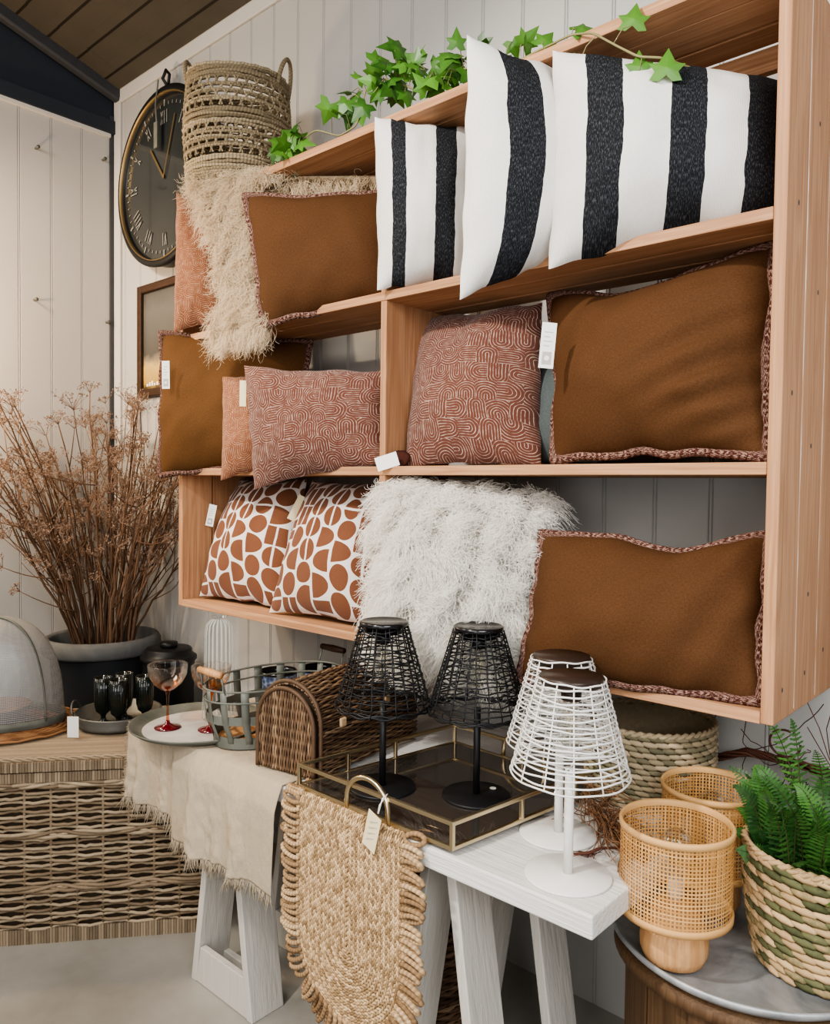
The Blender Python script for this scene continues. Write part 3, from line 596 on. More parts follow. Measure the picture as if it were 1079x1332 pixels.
# ------------------------------------------------------------------ openwork basket and ivy on the top board
bk=thing('openwork_basket','tall openwork twisted seagrass basket standing on top of the shelf','basket',(-1.955,.11,2.575))
H=.43; RB=.185
def brad(z): return RB*(.93+.10*math.sin(PI*min(1,z/H*.9+.05)))
mb=MB(); z=.012; aa=np.linspace(0,2*PI,49)[:-1]
def ring(mb,z,r,wob=.003,rad=.0065,seed=0):
    ph=random.random()*6
    pts=np.stack([(r+wob*np.sin(aa*24+ph))*np.cos(aa),(r+wob*np.sin(aa*24+ph))*np.sin(aa),z+.003*np.sin(aa*3+ph)+.02*np.cos(aa-2.6)*(z/H)],1); mb.tube(pts,rad,5,closed=True,ref=(0,0,1),r=random.random())
bands=[(0,.10,0),(.10,.20,1),(.20,.265,0),(.265,.365,1),(.365,.43,0)]
for lo,hi,op in bands:
    if not op:
        z=lo+.006
        while z<hi: ring(mb,z,brad(z),.003,.0068); z+=.0105
    else:
        rows=4; dz=(hi-lo)/rows
        for k in range(1,rows): ring(mb,lo+dz*k,brad(lo+dz*k),.002,.0055); ring(mb,lo+dz*k+.007,brad(lo+dz*k),.002,.005)
        for k in range(rows):
            nst=34
            for j in range(nst):
                q=2*PI*(j+.5*(k%2))/nst; r=brad(lo+dz*k); tl=.02*np.cos(q-2.6)
                for sgn in (-1,1):
                    q2=q+sgn*.045; mb.tube([V(r*math.cos(q-sgn*.03),r*math.sin(q-sgn*.03),lo+dz*k+tl*(lo/H)),V(r*1.01*math.cos(q),r*1.01*math.sin(q),lo+dz*(k+.5)+tl*(lo/H)),V(r*math.cos(q2),r*math.sin(q2),lo+dz*(k+1)+.004+tl*(lo/H))],.0042,4,cap=False)
mesh('woven_wall',mb,M['rope'],bk,True)
mb=MB(); mb.lathe([(.001,0),(RB*.93,0),(RB*.93,.012),(.001,.012)],32); mesh('base',mb,M['rope'],bk)
for q in (.55,3.75):
    mb=MB(); d=V(math.cos(q),math.sin(q),0); s=V(-math.sin(q),math.cos(q),0); c0=d*brad(H)+V(0,0,H-.03+.02*math.cos(q-2.6))
    pts=[c0+s*.055*math.cos(b)+V(0,0,.095*math.sin(b))+d*.018*math.sin(b) for b in np.linspace(-.15,PI+.15,16)]; mb.tube(pts,.008,6); mesh('handle',mb,M['rope'],bk,True)
def ivyleaf(mb,p,nor,up,s,r):
    n=nrm(nor); u=nrm(up-n*np.dot(up,n)); w=np.cross(u,n)
    O=[(0,0),(.22,-.16),(.5,-.1),(.36,.14),(.56,.42),(.26,.42),(0,1.0),(-.26,.42),(-.56,.42),(-.36,.14),(-.5,-.1),(-.22,-.16)]
    vv=[p+n*s*.10]+[p+(w*a+u*b)*s+n*s*(-.14*abs(a)-.10*max(0,b-.4)+.05*math.sin(b*5)) for a,b in O]
    vv[0]=p+u*.22*s+n*s*.07
    mb.add(vv,[(0,i+1,(i+1)%12+1) for i in range(12)],r=[min(1,r+.2)]+[r]*12)
def garland(name,label,spine,clusters,seed,extra):
    g=np.random.default_rng(seed); t=thing(name,label,'ivy garland',tuple(spine[0]))
    st=MB(); sp=np.array(spine); k=np.linspace(0,len(sp)-1,len(sp)*6); S=np.stack([np.interp(k,np.arange(len(sp)),sp[:,i]) for i in range(3)],1)
    S[1:-1]=(S[:-2]+S[1:-1]*2+S[2:])/4; st.tube(S,.0028,5)
    lf=MB()
    for (c,n,sp_) in clusters:
        c=V(*c)
        for i in range(n):
            p=c+g.normal(size=3)*np.array(sp_); nr=nrm(V(.5,-.75,.25)+.55*g.normal(size=3)); up=nrm(V(0,0,-.2)+g.normal(size=3)*.8)
            ivyleaf(lf,p,nr,up,.05+.03*g.random(),g.random()**1.1)
            q=S[np.argmin(np.linalg.norm(S-p,axis=1))]; m=(p+q)/2+V(0,0,.02); st.tube([q,m,p],.0013,4)
    for p,nr,up,s,r in extra:
        ivyleaf(lf,V(*p),V(*nr),V(*up),s,r); q=S[np.argmin(np.linalg.norm(S-V(*p),axis=1))]; st.tube([q,(V(*p)+q)/2+V(0,0,.015),V(*p)],.0014,4)
    mesh('stem',st,M['stemgreen'],t,True,world=True); mesh('leaves',lf,M['ivy'],t,False,world=True); return t
garland('ivy_garland','trailing green ivy garland lying on the top board behind the striped cushions',
 [(-1.62,.05,2.585),(-1.55,.05,2.64),(-1.45,.05,2.66),(-1.36,.07,2.62),(-1.28,.07,2.63),(-1.25,.08,2.74),(-1.17,.08,2.74),(-1.05,.1,2.67),(-.95,.1,2.69),(-.85,.08,2.66),(-.7,.05,2.60),(-.6,.03,2.595),(-.553,.02,2.59),(-.49,-.0,2.58),(-.415,-.03,2.545),(-.337,-.055,2.475),(-.284,-.065,2.431),(-.24,-.05,2.42),(-.21,.05,2.425)],
 [((-1.555,.03,2.635),17,(.035,.02,.03)),((-1.31,.06,2.70),8,(.025,.02,.03)),((-1.15,.07,2.725),24,(.055,.02,.04)),((-1.0,.08,2.70),20,(.06,.02,.035)),((-.90,.08,2.68),14,(.05,.02,.03)),((-.68,.05,2.63),4,(.03,.01,.012))],21,
 [((-.58,.02,2.60),(.6,-.6,.3),(.4,.3,.8),.058,.6),((-.475,.0,2.585),(.5,-.6,.6),(.8,.5,.3),.068,.5),((-.315,-.035,2.52),(.5,-.85,.2),(.1,.1,.9),.062,.75),((-.455,-.03,2.475),(.5,-.85,.1),(-.1,0,.9),.048,.55),((-.285,-.06,2.40),(.5,-.85,.1),(.0,.0,.9),.055,.6),((-.225,-.06,2.375),(.5,-.85,.15),(.1,0,1),.066,.75),((-.70,.03,2.60),(.5,-.6,.3),(-.5,.2,.6),.055,.3)])
# ------------------------------------------------------------------ trestle table
TZ=.76
tt=thing('trestle_tabletop','thick white painted plank tabletop resting on two trestles','tabletop',(-1.0,0,TZ-.045))
mesh('plank',MB().box((-1.80,-.38,TZ-.045),(-.18,.40,TZ)),M['tablewhite'],tt,world=True,bevel=.004)
def make_trestle(label):
    t=thing('trestle','' or label,'trestle',(-1.43,0,0),0,'table trestles')
    for yf in (-.31,-.025):
        for s in (-1,1):
            xb,xt=s*.155,s*.018; w=.026
            mb=MB(); mb.hexa([(xb-s*0 if s<0 else xb-w,yf,0),(xb+w if s<0 else xb,yf,0),(xb+w if s<0 else xb,yf+.115,0),(xb if s<0 else xb-w,yf+.115,0),
                (xt-w if s<0 else xt,yf,.714),(xt if s<0 else xt+w,yf,.714),(xt if s<0 else xt+w,yf+.115,.714),(xt-w if s<0 else xt,yf+.115,.714)])
            mesh('leg',mb,M['trestle'],t,bevel=.003)
        for y0 in (yf+.002,yf+.093):
            mb=MB(); z1=.115 if y0<yf+.05 else .06; k=.137/.714; mb.hexa([(-.130,y0,.002),(.130,y0,.002),(.130,y0+.02,.002),(-.130,y0+.02,.002),(-.130+k*z1,y0,z1),(.130-k*z1,y0,z1),(.130-k*z1,y0+.02,z1),(-.130+k*z1,y0+.02,z1)]); mesh('foot_rail',mb,M['trestle'],t,bevel=.002)
    mb=MB(); mb.box((-.012,-.195,.62),(.012,-.025,.70)); mesh('ridge_beam',mb,M['trestle'],t,bevel=.003)
    return t
tr=make_trestle('white A-frame trestle under the left end of the table, below the linen cloth')
dup(tr,(-.60,0,0),0,'white A-frame trestle under the right end of the table, beside the jute runner','table trestles')
# ------------------------------------------------------------------ linen cloth
lc=thing('linen_cloth','fringed beige linen cloth draped over the left end of the table','cloth',(-1.43,-.3,TZ))
nx,ny=120,60; xs=np.linspace(-1.815,-1.052,nx)
def clothpt(x,s):
    u=(x+1.815)/.763
    drop=.275
    top=.50; 
    fold=(.012*math.sin(u*26)+.010*math.sin(u*11+1)+.008*math.sin(u*47+2))+.010*mnoise.noise(Vector((u*22,s*9,2)))+.006*mnoise.noise(Vector((u*60,s*30,5)))
    if s<top: return V(x,.12-s,TZ+.004+.0015*math.sin(x*60+s*40))
    h=s-top; bend=min(1,h/.03)
    y=-.384-.006*bend-(.003+abs(fold)*.6+fold*.7)*min(1,h/.25)
    lift=.0
    step=.05*(1/(1+math.exp((u-.36)*120)))         # the left part hangs from a fold and is shorter
    y-= (1-1/(1+math.exp((u-.36)*120)))*.018*min(1,h/.06)
    return V(x+.012*math.sin(h*9+u*9)*h*3+(.05*h*(1-u)**3),y,TZ+.004-h*(1-step/drop)+.004*math.sin(u*30)*bend)
ss=np.concatenate([np.linspace(0,.5,14),np.linspace(.503,.775,ny-14)])
G=np.array([[clothpt(x,s) for s in ss] for x in xs]); uv=np.array([[(x,s) for s in ss] for x in xs])
mesh('fabric',MB().grid(G,uv),M['linen'],lc,True,world=True,solid=.002)
mb=MB()
for i in range(520):
    k=random.random()*(nx-1.01); a=int(k); p=G[a,-1]*(1-k+a)+G[a+1,-1]*(k-a); L=.016+.026*random.random()
    d=V(random.gauss(0,.3),random.gauss(-.1,.25),-1); mb.tube([p+V(0,0,.003),p+d*L*.5,p+d*L+V(random.gauss(0,.006),0,0)],[.0016,.0014,.0006],4)
mesh('fringe',mb,M['linen'],lc,True,world=True)['kind']='stuff'; mb=MB()
for j in range(14,ny):
    for q in range(3):
        p=G[0,j]; L=.012+.01*random.random(); mb.tube([p,p+V(-L,random.gauss(0,.004),random.gauss(-.004,.004))],[.0014,.0006],4)
mesh('fringe',mb,M['linen'],lc,True,world=True)['kind']='stuff'
# ------------------------------------------------------------------ jute runner
jr=thing('jute_runner','oval braided jute table runner with looped edge hanging down the table front','table runner',(-.80,-.39,TZ))
RX,RC,RZ=.172,-.80,.455; YF=-.388
rows=8; mb=MB(); lp=MB()
def runpath(off,n=260):
    """braid line at distance off inside the outline: down the left side, round the end, up the right; top lies on the table"""
    r=off; pts=[]
    Lz=TZ+.008-RZ; 
    for s in np.linspace(0,.25,10): pts.append(V(RC-r,YF+.25-s+.004,TZ+.007))
    for s in np.linspace(.015,Lz,60): pts.append(V(RC-r,YF-.006,TZ+.007-s))
    for q in np.linspace(0,PI,60)[1:-1]: pts.append(V(RC-r*math.cos(q),YF-.006,RZ-r*math.sin(q)))
    for s in np.linspace(Lz,.015,60): pts.append(V(RC+r,YF-.006,TZ+.007-s))
    for s in np.linspace(.25,0,10): pts.append(V(RC+r,YF+.25-s+.004,TZ+.007))
    return np.array(pts)
nb=25
for i in range(nb):
    off=RX*(i+.5)/nb; base=runpath(off)
    L=np.concatenate([[0],np.cumsum(np.linalg.norm(np.diff(base,axis=0),axis=1))]); st=.0115
    m=int(L[-1]/st); ks=(np.arange(m)+.5+.5*(i%2))*st; ks=ks[ks<L[-1]-.01]
    P=np.stack([np.interp(ks,L,base[:,k]) for k in range(3)],1); P2=np.stack([np.interp(ks+.004,L,base[:,k]) for k in range(3)],1); T=nrm(P2-P)
    for p,tn in zip(P,T):
        n=V(0,0,1) if p[2]>TZ else V(0,-1,0); sd=np.cross(n,tn); ax=nrm(tn+sd*.38*(1 if i%2 else -1))*.0088
        mb.blob(p+n*.001*random.random(),ax,np.cross(n,nrm(ax))*.0039,n*.004,5,2)
mesh('braid',mb,M['jute'],jr,True,world=True)
mb=MB(); base=runpath(RX+.002); back=[[b+V(0,.004 if b[2]<TZ else 0,-.003 if b[2]>TZ else 0) for b in (base[i],V(RC,base[i][1],base[i][2] if base[i][2]>RZ else RZ))] for i in range(len(base))]; mesh('backing',MB().grid(back),M['jute'],jr,world=True)
L=np.concatenate([[0],np.cumsum(np.linalg.norm(np.diff(base,axis=0),axis=1))]); k0=.25; w=.0172
for kk in np.arange(.20,L[-1]-.20,w):
    c=np.array([np.interp(kk,L,base[:,k]) for k in range(3)]); c2=np.array([np.interp(kk+.003,L,base[:,k]) for k in range(3)]); tn=nrm(c2-c)
    n=V(0,0,1) if c[2]>TZ else V(0,-1,0); o=nrm(np.cross(tn,n)); 
    if np.dot(o,c-V(RC,c[1],min(max(c[2],RZ),c[2])))<0: o=-o
    if c[2]<RZ: o=nrm(c-V(RC,c[1],RZ))
    ln=.050+.016*random.random(); pts=[c+tn*(.0035+.0085*math.sin(b)*1.0)*math.copysign(1,math.cos(b)) if False else c for b in (0,)]
    pts=[]; j=random.gauss(0,.007)
    for b in np.linspace(0,1,15):
        q=b*2*PI; along=(1-math.cos(q))/2; side=math.sin(q)*(.0088)
        pts.append(c+o*(along*ln-.002)+tn*(side+j*along)+n*(.004*math.sin(q*1.0)+.002))
    lp.tube(pts,.0060,6,r=random.random())
mesh('loop_edge',lp,M['jutecord'],jr,True,world=True)
# ------------------------------------------------------------------ wicker trunk
TA=math.radians(50.9); TO=(-1.752,-.104,0); TL_,TD_,TH_=1.15,.62,.61
tk=thing('wicker_chest','long grey rattan wicker chest with flat lid standing on the floor at left','chest',TO,TA)
def weave_panel(mb,o,du,dn,length,z0,z1,pitch=.0150,st=.082,rad=.0054,amp=.0085):
    o=V(*o); k=0; z=z0
    m=int(length/st)*6+1; s=np.linspace(0,length,m)
    while z<z1:
        sg=1 if k%2 else -1
        w=sg*amp*np.cos(PI*s/st); zz=z+.0022*np.sin(s*9+k*.3)+.0012*np.random.default_rng(k).normal(size=m)
        mb.tube(o+du*s[:,None]+dn*w[:,None]+np.outer(zz,V(0,0,1)),rad,5,ref=(0,0,1),r=random.random()); z+=pitch; k+=1
    for x in np.arange(st/2,length,st): mb.tube([o+du*x+V(0,0,z0),o+du*x+V(0,0,z1)],.005,5,r=.3)
def plait(mb,o,du,dn,length,z,amp=.012):
    s=np.linspace(0,length,int(length/.012))
    for ph in (0,2*PI/3,4*PI/3):
        mb.tube(V(*o)+du*s[:,None]+np.outer(.006+.006*np.cos(s*44+ph),dn)+np.outer(z+amp*np.sin(s*22+ph),V(0,0,1)),.0062,5,ref=(0,0,1))
mb=MB(); ex,ey=V(1,0,0),V(0,1,0)
for o,du,dn,L in (((-TL_,0,0),ex,-ey,TL_),((0,0,0),ey,ex,TD_),((-TL_,TD_,0),ex,ey,TL_),((-TL_,0,0),ey,-ex,TD_)):
    weave_panel(mb,o,du,dn,L,.05,.535)
    for z in (.185,.365): plait(mb,V(*o)+dn*.006,du,dn,L,z,.0075)
    plait(mb,V(*o),du,dn,L,.528,.006)
mesh('woven_sides',mb,M['rattan'],tk,True)
mesh('lining',MB().box((-TL_+.012,.012,.02),(-.012,TD_-.012,.55)),M['rattandark'],tk)
def slatband(mb,o,du,dn,L,z0,z1,w=.009):
    n=int(L/w)
    for i in range(n):
        a=V(*o)+du*(i*w)+dn*(.004+.0015*random.random()); b=a+du*(w-.0012); d=dn*-.008
        mb.hexa([a+V(0,0,z0),b+V(0,0,z0),b+d+V(0,0,z0),a+d+V(0,0,z0),a+V(0,0,z1),b+V(0,0,z1),b+d+V(0,0,z1),a+d+V(0,0,z1)])
mb=MB(); ml=MB(); mu=MB()
for o,du,dn,L in (((-TL_,0,0),ex,-ey,TL_),((0,0,0),ey,ex,TD_),((-TL_,0,0),ey,-ex,TD_)):
    slatband(mb,V(*o)+dn*.004,du,dn,L,.0,.05); slatband(mu,V(*o)+dn*.008,du,dn,L,.54,.571); slatband(ml,V(*o)+dn*.012,du,dn,L,.576,.607)
mesh('foot_binding',mb,M['rattanflat'],tk); mesh('upper_binding',mu,M['rattanflat'],tk)
ml.box((-TL_,0,.575),(0,TD_,.604),r=.5)
for i in range(62): ml.tube([V(-TL_,.005+i*.01,.6035),V(0,.005+i*.01,.6035)],.005,5,flat=.8,ref=(0,0,1),r=.3+.5*random.random())
for ph in (0,2,4):
    s=np.linspace(-TL_,0,150); ml.tube(np.stack([s,.004+.006*np.cos(s*60+ph),.610+.005*np.sin(s*60+ph)],1),.0045,5,ref=(0,0,1),r=.8)
    s=np.linspace(0,TD_,80); ml.tube(np.stack([.0+.006*np.cos(s*60+ph),s,.610+.005*np.sin(s*60+ph)],1),.0045,5,ref=(0,0,1),r=.8)
mesh('lid',ml,M['rattanflat'],tk)
KZ=.612
# dome food cover, wicker mat, bowl
wm=thing('wicker_placemat','round brown wicker mat lying on the chest under the wire dome','placemat',(-2.60,-.52,KZ),TA)
mb=MB()
for i in range(30):
    r=.29*(i+1)/30; q=np.linspace(0,2*PI,61)[:-1]; w=.0022*np.cos(q*18+PI*(i%2)); mb.tube(np.stack([r*1.12*np.cos(q),r*.86*np.sin(q),.0055+w],1),.0046,5,closed=True,ref=(0,0,1),r=random.random())
mesh('weave',mb,M['wickermat'],wm,True)
MZ=KZ+.012
dm=thing('mesh_food_cover','domed wire mesh food cover with metal rim on the wicker chest','food cover',(-2.637,-.536,MZ),TA)
A_,B_,HD=.285,.165,.375
def domeg(a0,a1,n=40,m=24,k=1.0):
    return np.array([[V(A_*k*math.cos(q)*math.cos(e)**.62,B_*k*math.sin(q)*math.cos(e)**.62,.02+HD*k*math.sin(e)**.9) for e in np.linspace(0,PI/2,m)] for q in np.linspace(a0,a1,n)])
G=domeg(0,2*PI,60); U=np.array([[(i/60*1.45,j/24*.5) for j in range(24)] for i in range(60)]); mesh('wire_dome',MB().grid(G,U),M['mesh'],dm,True)
mb=MB(); q=np.linspace(0,2*PI,61)[:-1]
mb.grid(np.array([[V((A_+d)*math.cos(a),(B_+d)*math.sin(a),z) for d,z in ((.004,0),(.006,.012),(.004,.028),(-.002,.028),(-.002,0))] for a in q]),closed_u=True); mesh('rim_band',mb,M['zinc'],dm,True)
for qa in (-.55,):
    arc=[V(A_*1.01*math.cos(qa)*math.cos(e)**.62,B_*1.01*math.sin(qa)*math.cos(e)**.62,.02+HD*1.01*math.sin(e)**.9) for e in np.linspace(0,PI/2,24)]
    arc+= [V(-p[0],-p[1],p[2]) for p in arc[::-1]]
    mb=MB(); mb.tube(arc,.010,6,flat=.35,ref=(.3,.2,1)); mesh('rib',mb,M['zinc'],dm,True)
mb=MB(); mb.tube([V(-.03,0,.39),V(-.03,0,.425),V(.03,0,.425),V(.03,0,.39)],.006); mesh('handle',mb,M['zinc'],dm,True)
bw=MB(); bw.shell([(.05,0),(.09,.02),(.115,.06),(.118,.062),(.112,.06),(.085,.022),(.001,.008)],30); o=tag(mesh('wicker_bowl',bw,M['wickermat'],smooth=True),'shallow brown bowl seen dimly inside the wire mesh dome','bowl'); o.location=(-2.60,-.50,MZ)
# metal tray with goblets on the trunk
mt=thing('metal_tray','round dark zinc tray with loop handle on the chest, holding black goblets','tray',(-2.30,-.175,KZ))
mb=MB(); mb.shell([(.001,.004),(.135,.004),(.15,.05),(.155,.052),(.157,.047),(.148,.03),(.15,.026),(.146,.014),(.148,.010),(.138,0),(.001,0)],48); mesh('pan',mb,M['zincdark'],mt,True)
mb=MB(); s=np.linspace(0,PI,14); q=2.75; d=V(math.cos(-2.3),math.sin(-2.3),0); sd=V(-d[1],d[0],0); mb.tube([d*.153+sd*.05*math.cos(a)+d*.012*math.sin(a)+V(0,0,.045+.04*math.sin(a)) for a in s],.004); mesh('handle',mb,M['zincdark'],mt,True)
d2=d*.165-sd*.02
swing_tag(mt,(-2.245,-.375,KZ+.003),.040,.075,(.75,.66,0),(0,0,1),'paper',False,name='hang_tag')
g0=thing('goblet','black footed goblet on the zinc tray, frontmost of the group','goblet',(-2.247,-.204,KZ+.005),0,'black goblets on the zinc tray')
mb=MB(); mb.lathe([(.001,0),(.028,0),(.029,.004),(.012,.012),(.008,.025),(.012,.035),(.026,.048),(.031,.07),(.033,.12),(.033,.175),(.031,.175),(.030,.12),(.026,.06),(.001,.045)],28); mesh('bowl',mb,M['blackglass'],g0,True)
for x,y,l in ((-2.321,-.226,'black footed goblet on the zinc tray, nearest the hang tag'),(-2.325,-.14,'black footed goblet at the back of the zinc tray, half hidden by two others'),(-2.235,-.105,'black footed goblet on the zinc tray, the one set apart beside the coupe glass')):
    dup(g0,(x,y,KZ+.005),random.random(),l)
# ------------------------------------------------------------------ planter with dried umbels, black bin
pp=thing('potted_dried_plant','tall dried brown umbel branches in a wide grey rimmed planter in the corner','plant',(-3.03,.12,.0))
mb=MB(); mb.shell([(.001,0),(.17,0),(.20,.2),(.225,.72),(.226,.735),(.20,.72),(.001,.71)],48); mesh('pot',mb,M['potblack'],pp,True)
mb=MB(); mb.shell([(.222,.735),(.256,.737),(.265,.748),(.262,.79),(.25,.81),(.235,.812),(.225,.80),(.215,.745),(.21,.725)],56); mesh('rim',mb,M['pot'],pp,True)
mb=MB(); mb.lathe([(.001,.74),(.1,.745),(.212,.737)],32); k=len(mb.f); mesh('soil',mb,M['soil'],pp,True)
g=np.random.default_rng(11); st=MB(); um=MB()
def bez(p0,p1,p2,n): 
    t=np.linspace(0,1,n)[:,None]; return (1-t)**2*p0+2*t*(1-t)*p1+t*t*p2
def inroom(p): return V(max(p[0],XL+.04+3.05-3.05) if True else 0,p[1],p[2])
def clampr(P):
    P=P.copy(); P[:,0]=np.maximum(P[:,0],XL+3.05+.03); P[:,1]=np.minimum(P[:,1],YB-.13-.03); return P
def umbel(c,d,s):
    d=nrm(d); a=nrm(np.cross(d,V(.3,.5,.2))); b=np.cross(a,d); n=int(9+g.random()*6)
    for i in range(n):
        q=2*PI*i/n+g.random()*.5; e=.45+.55*g.random(); dd=nrm(d*(1.15-.5*e)+(a*math.cos(q)+b*math.sin(q))*e); p=c+dd*s*(.8+.4*g.random()); p=clampr(p[None])[0]
        um.tube([c,(c+p)/2+d*s*.04,p],[.0011,.0009,.0007],3,cap=False,r=.2+.4*g.random())
        for k in range(5):
            w=p+g.normal(size=3)*s*.10; um.tube([p,w],[.0006,.0005],3,cap=False,r=.5); um.blob(w,V(.0030,0,0),V(0,.0030,0),V(0,0,.0030),4,1,r=g.random())
for i in range(84):
    q=g.random()*2*PI; r0=.13*math.sqrt(g.random()); p0=V(r0*math.cos(q),r0*math.sin(q),.70)
    sp=.12+.44*g.random()**.9; h=.55+.72*g.random()**.8*(1-.35*sp); dirx=V(math.cos(q),math.sin(q),0)
    dirx=nrm(dirx+V(.30,-.42,0)*.8*g.random()+g.normal(size=3)*V(.2,.2,0)); p2=p0+dirx*sp+V(0,0,h); p1=p0+dirx*sp*.25+V(0,0,h*.55)+g.normal(size=3)*.02
    P=clampr(bez(p0,p1,p2,12)+g.normal(size=(12,3))*.004); r=.0036+.0040*g.random(); st.tube(P,np.linspace(r,r*.4,12),5,r=g.random())
    umbel(P[-1],P[-1]-P[-3],.045+.04*g.random())
    for b in range(int(2+g.random()*3)):
        k=int(4+g.random()*6); c0=P[k]; dd=nrm(nrm(P[k+1]-P[k])+g.normal(size=3)*.55); L=.10+.20*g.random(); e=c0+dd*L+V(0,0,.05); Q=clampr(bez(c0,c0+dd*L*.5,e,6)); st.tube(Q,np.linspace(r*.5,r*.25,6),4,r=g.random())
        if g.random()<.85: umbel(Q[-1],Q[-1]-Q[-2],.03+.035*g.random())
mesh('stems',st,M['twig'],pp,True); mesh('flower_heads',um,M['umbel'],pp)
bn=thing('lidded_bin','black lidded bin with round knob behind the coupe glasses','bin',(-2.64,.235,0))
mb=MB(); mb.shell([(.001,0),(.10,0),(.112,.735),(.112,.74),(.001,.738)],44); mesh('body',mb,M['black'],bn,True)
mb=MB(); mb.shell([(.118,.735),(.122,.738),(.122,.752),(.116,.757),(.10,.768),(.10,.785),(.094,.79),(.001,.792)],44); l=mesh('lid',mb,M['black'],bn,True)
mb=MB(); mb.shell([(.001,.79),(.034,.79),(.04,.80),(.038,.815),(.001,.818)],28); mesh('knob',mb,M['black'],l,True)
# ------------------------------------------------------------------ left end of the table
CZ=TZ+.008
gt=thing('round_serving_tray','round grey zinc serving tray on the linen cloth, holding coupe glasses','tray',(-1.60,-.27,CZ))
mb=MB(); mb.shell([(.001,.003),(.175,.003),(.195,.012),(.208,.022),(.212,.022),(.212,.019),(.198,.008),(.178,0),(.001,0)],64); mesh('pan',mb,M['zinc'],gt,True); mesh('inner_surface',MB().lathe([(.001,.0032),(.172,.0032),(.172,.0042),(.001,.0042)],60),M['traywhite'],gt)
def make_coupe():
    t=thing('coupe_glass','amber coupe glass with ruby foot, the unobstructed one at the tray edge','coupe glass',(-1.655,-.35,CZ+.0045),0,'amber coupe glasses')
    mb=MB(); mb.shell([(.008,.115),(.02,.12),(.042,.138),(.057,.165),(.060,.195),(.0595,.197),(.0585,.195),(.055,.166),(.04,.141),(.018,.123),(.001,.119)],40); mesh('bowl',mb,M['amber'],t,True)
    mb=MB(); mb.lathe([(.007,.012),(.0045,.03),(.004,.07),(.0045,.10),(.009,.118)],14); mesh('stem',mb,M['amber'],t,True)
    mb=MB(); mb.lathe([(.001,0),(.039,0),(.040,.003),(.02,.007),(.008,.015),(.006,.022)],36); mesh('foot',mb,M['redglass'],t,True)
    return t
cp=make_coupe(); dup(cp,(-1.545,-.268,CZ+.004),.4,'amber coupe glass with ruby foot, the one seen behind the galvanised basket')
vs=thing('ribbed_glass_vase','tall clear ribbed glass vase standing at the back of the serving tray','vase',(-1.625,-.185,CZ+.004))
wv=lambda a,i: .035*np.cos(a*20)
mb=MB(); mb.shell([(.001,.002),(.05,.002),(.054,.01),(.050,.08),(.046,.18),(.045,.28),(.041,.305),(.028,.318),(.020,.322)],160,wav=wv); mesh('body',mb,M['ribglass'],vs,True)
mb=MB(); mb.shell([(.020,.322),(.024,.327),(.026,.331),(.021,.332)],40); mesh('lip',mb,M['glass'],vs,True)
# galvanised basket
gv=thing('galvanised_basket','oval galvanised strap metal basket with wooden grips on the linen cloth','basket',(-1.40,-.135,CZ))
ax_,bx_=.145,.235
def hoop(mb,z,k,hh,th=.0015):
    q=np.linspace(0,2*PI,65)[:-1]; mb.grid(np.array([[V(ax_*k*math.cos(a)*f,bx_*k*math.sin(a)*f,zz) for f,zz in ((1,z),(1.012,z),(1.012,z+hh),(1,z+hh),(1,z))] for a in q]),closed_u=True)
mb=MB(); hoop(mb,.002,.86,.032); hoop(mb,.075,.955,.024); mesh('hoop',mb,M['zinc'],gv)
mb=MB(); q=np.linspace(0,2*PI,65)[:-1]; mb.tube(np.stack([ax_*1.005*np.cos(q),bx_*1.005*np.sin(q),np.full(64,.172)],1),.0032,6,closed=True,ref=(0,0,1)); mb.tube(np.stack([ax_*1.0*np.cos(q),bx_*1.0*np.sin(q),np.full(64,.140)],1),.003,6,closed=True,ref=(0,0,1)); mesh('top_wire',mb,M['zinc'],gv,True)
for k in range(18):
    a=2*PI*(k+.5)/18; mb=MB(); G=[]
    for z,f in ((.004,.85),(.03,.875),(.08,.965),(.14,1.0),(.173,1.01)):
        G.append([V(ax_*f*math.cos(a+s/.2),bx_*f*math.sin(a+s/.2),z) for s in (-.012,0,.012)])
    mb.grid(G); mesh('strap',mb,M['zinc'],gv,True,solid=.0015)
mb=MB(); mb.lathe([(.001,.002),(.83,.002),(.83,.014),(.001,.014)],48,ell=(ax_,bx_)); mesh('wooden_base',mb,M['palewood'],gv)
for s in (-1,1):
    mb=MB(); e=V(0,s*bx_,.165); b0=V(-.055,s*bx_*.93,.165); b1=V(.055,s*bx_*.93,.165); u0=V(-.05,s*bx_*.99,.222); u1=V(.05,s*bx_*.99,.222)
    mb.tube([b0,u0],.003,6); mb.tube([b1,u1],.003,6); h=mesh('handle',mb,M['zinc'],gv,True)
    mb=MB(); mb.tube([u0-V(.004,0,0),u0*.5+u1*.5,u1+V(.004,0,0)],[.009,.0115,.009],10); mesh('wooden_grip',mb,M['palewood' if s<0 else 'walnut'],h,True)
def make_mug(loc,label):
    t=thing('glazed_bowl',label,'bowl',loc,0,'blue glazed bowls')
    mb=MB(); mb.shell([(.001,0),(.05,0),(.062,.012),(.066,.04),(.066,.088)],44); mesh('body',mb,M['mug'],t,True)
    mb=MB(); mb.shell([(.067,.087),(.068,.092),(.067,.098),(.064,.098),(.062,.08),(.055,.015),(.001,.012)],44); mesh('rim',mb,M['blackgloss'],t,True); return t
mg=make_mug((-1.725,.13,TZ+.001),'dark blue glazed bowl with scale relief behind the galvanised basket'); dup(mg,(-1.66,.27,TZ+.001),.5,'dark glazed bowl furthest back, its rim just above the wicker bread box')
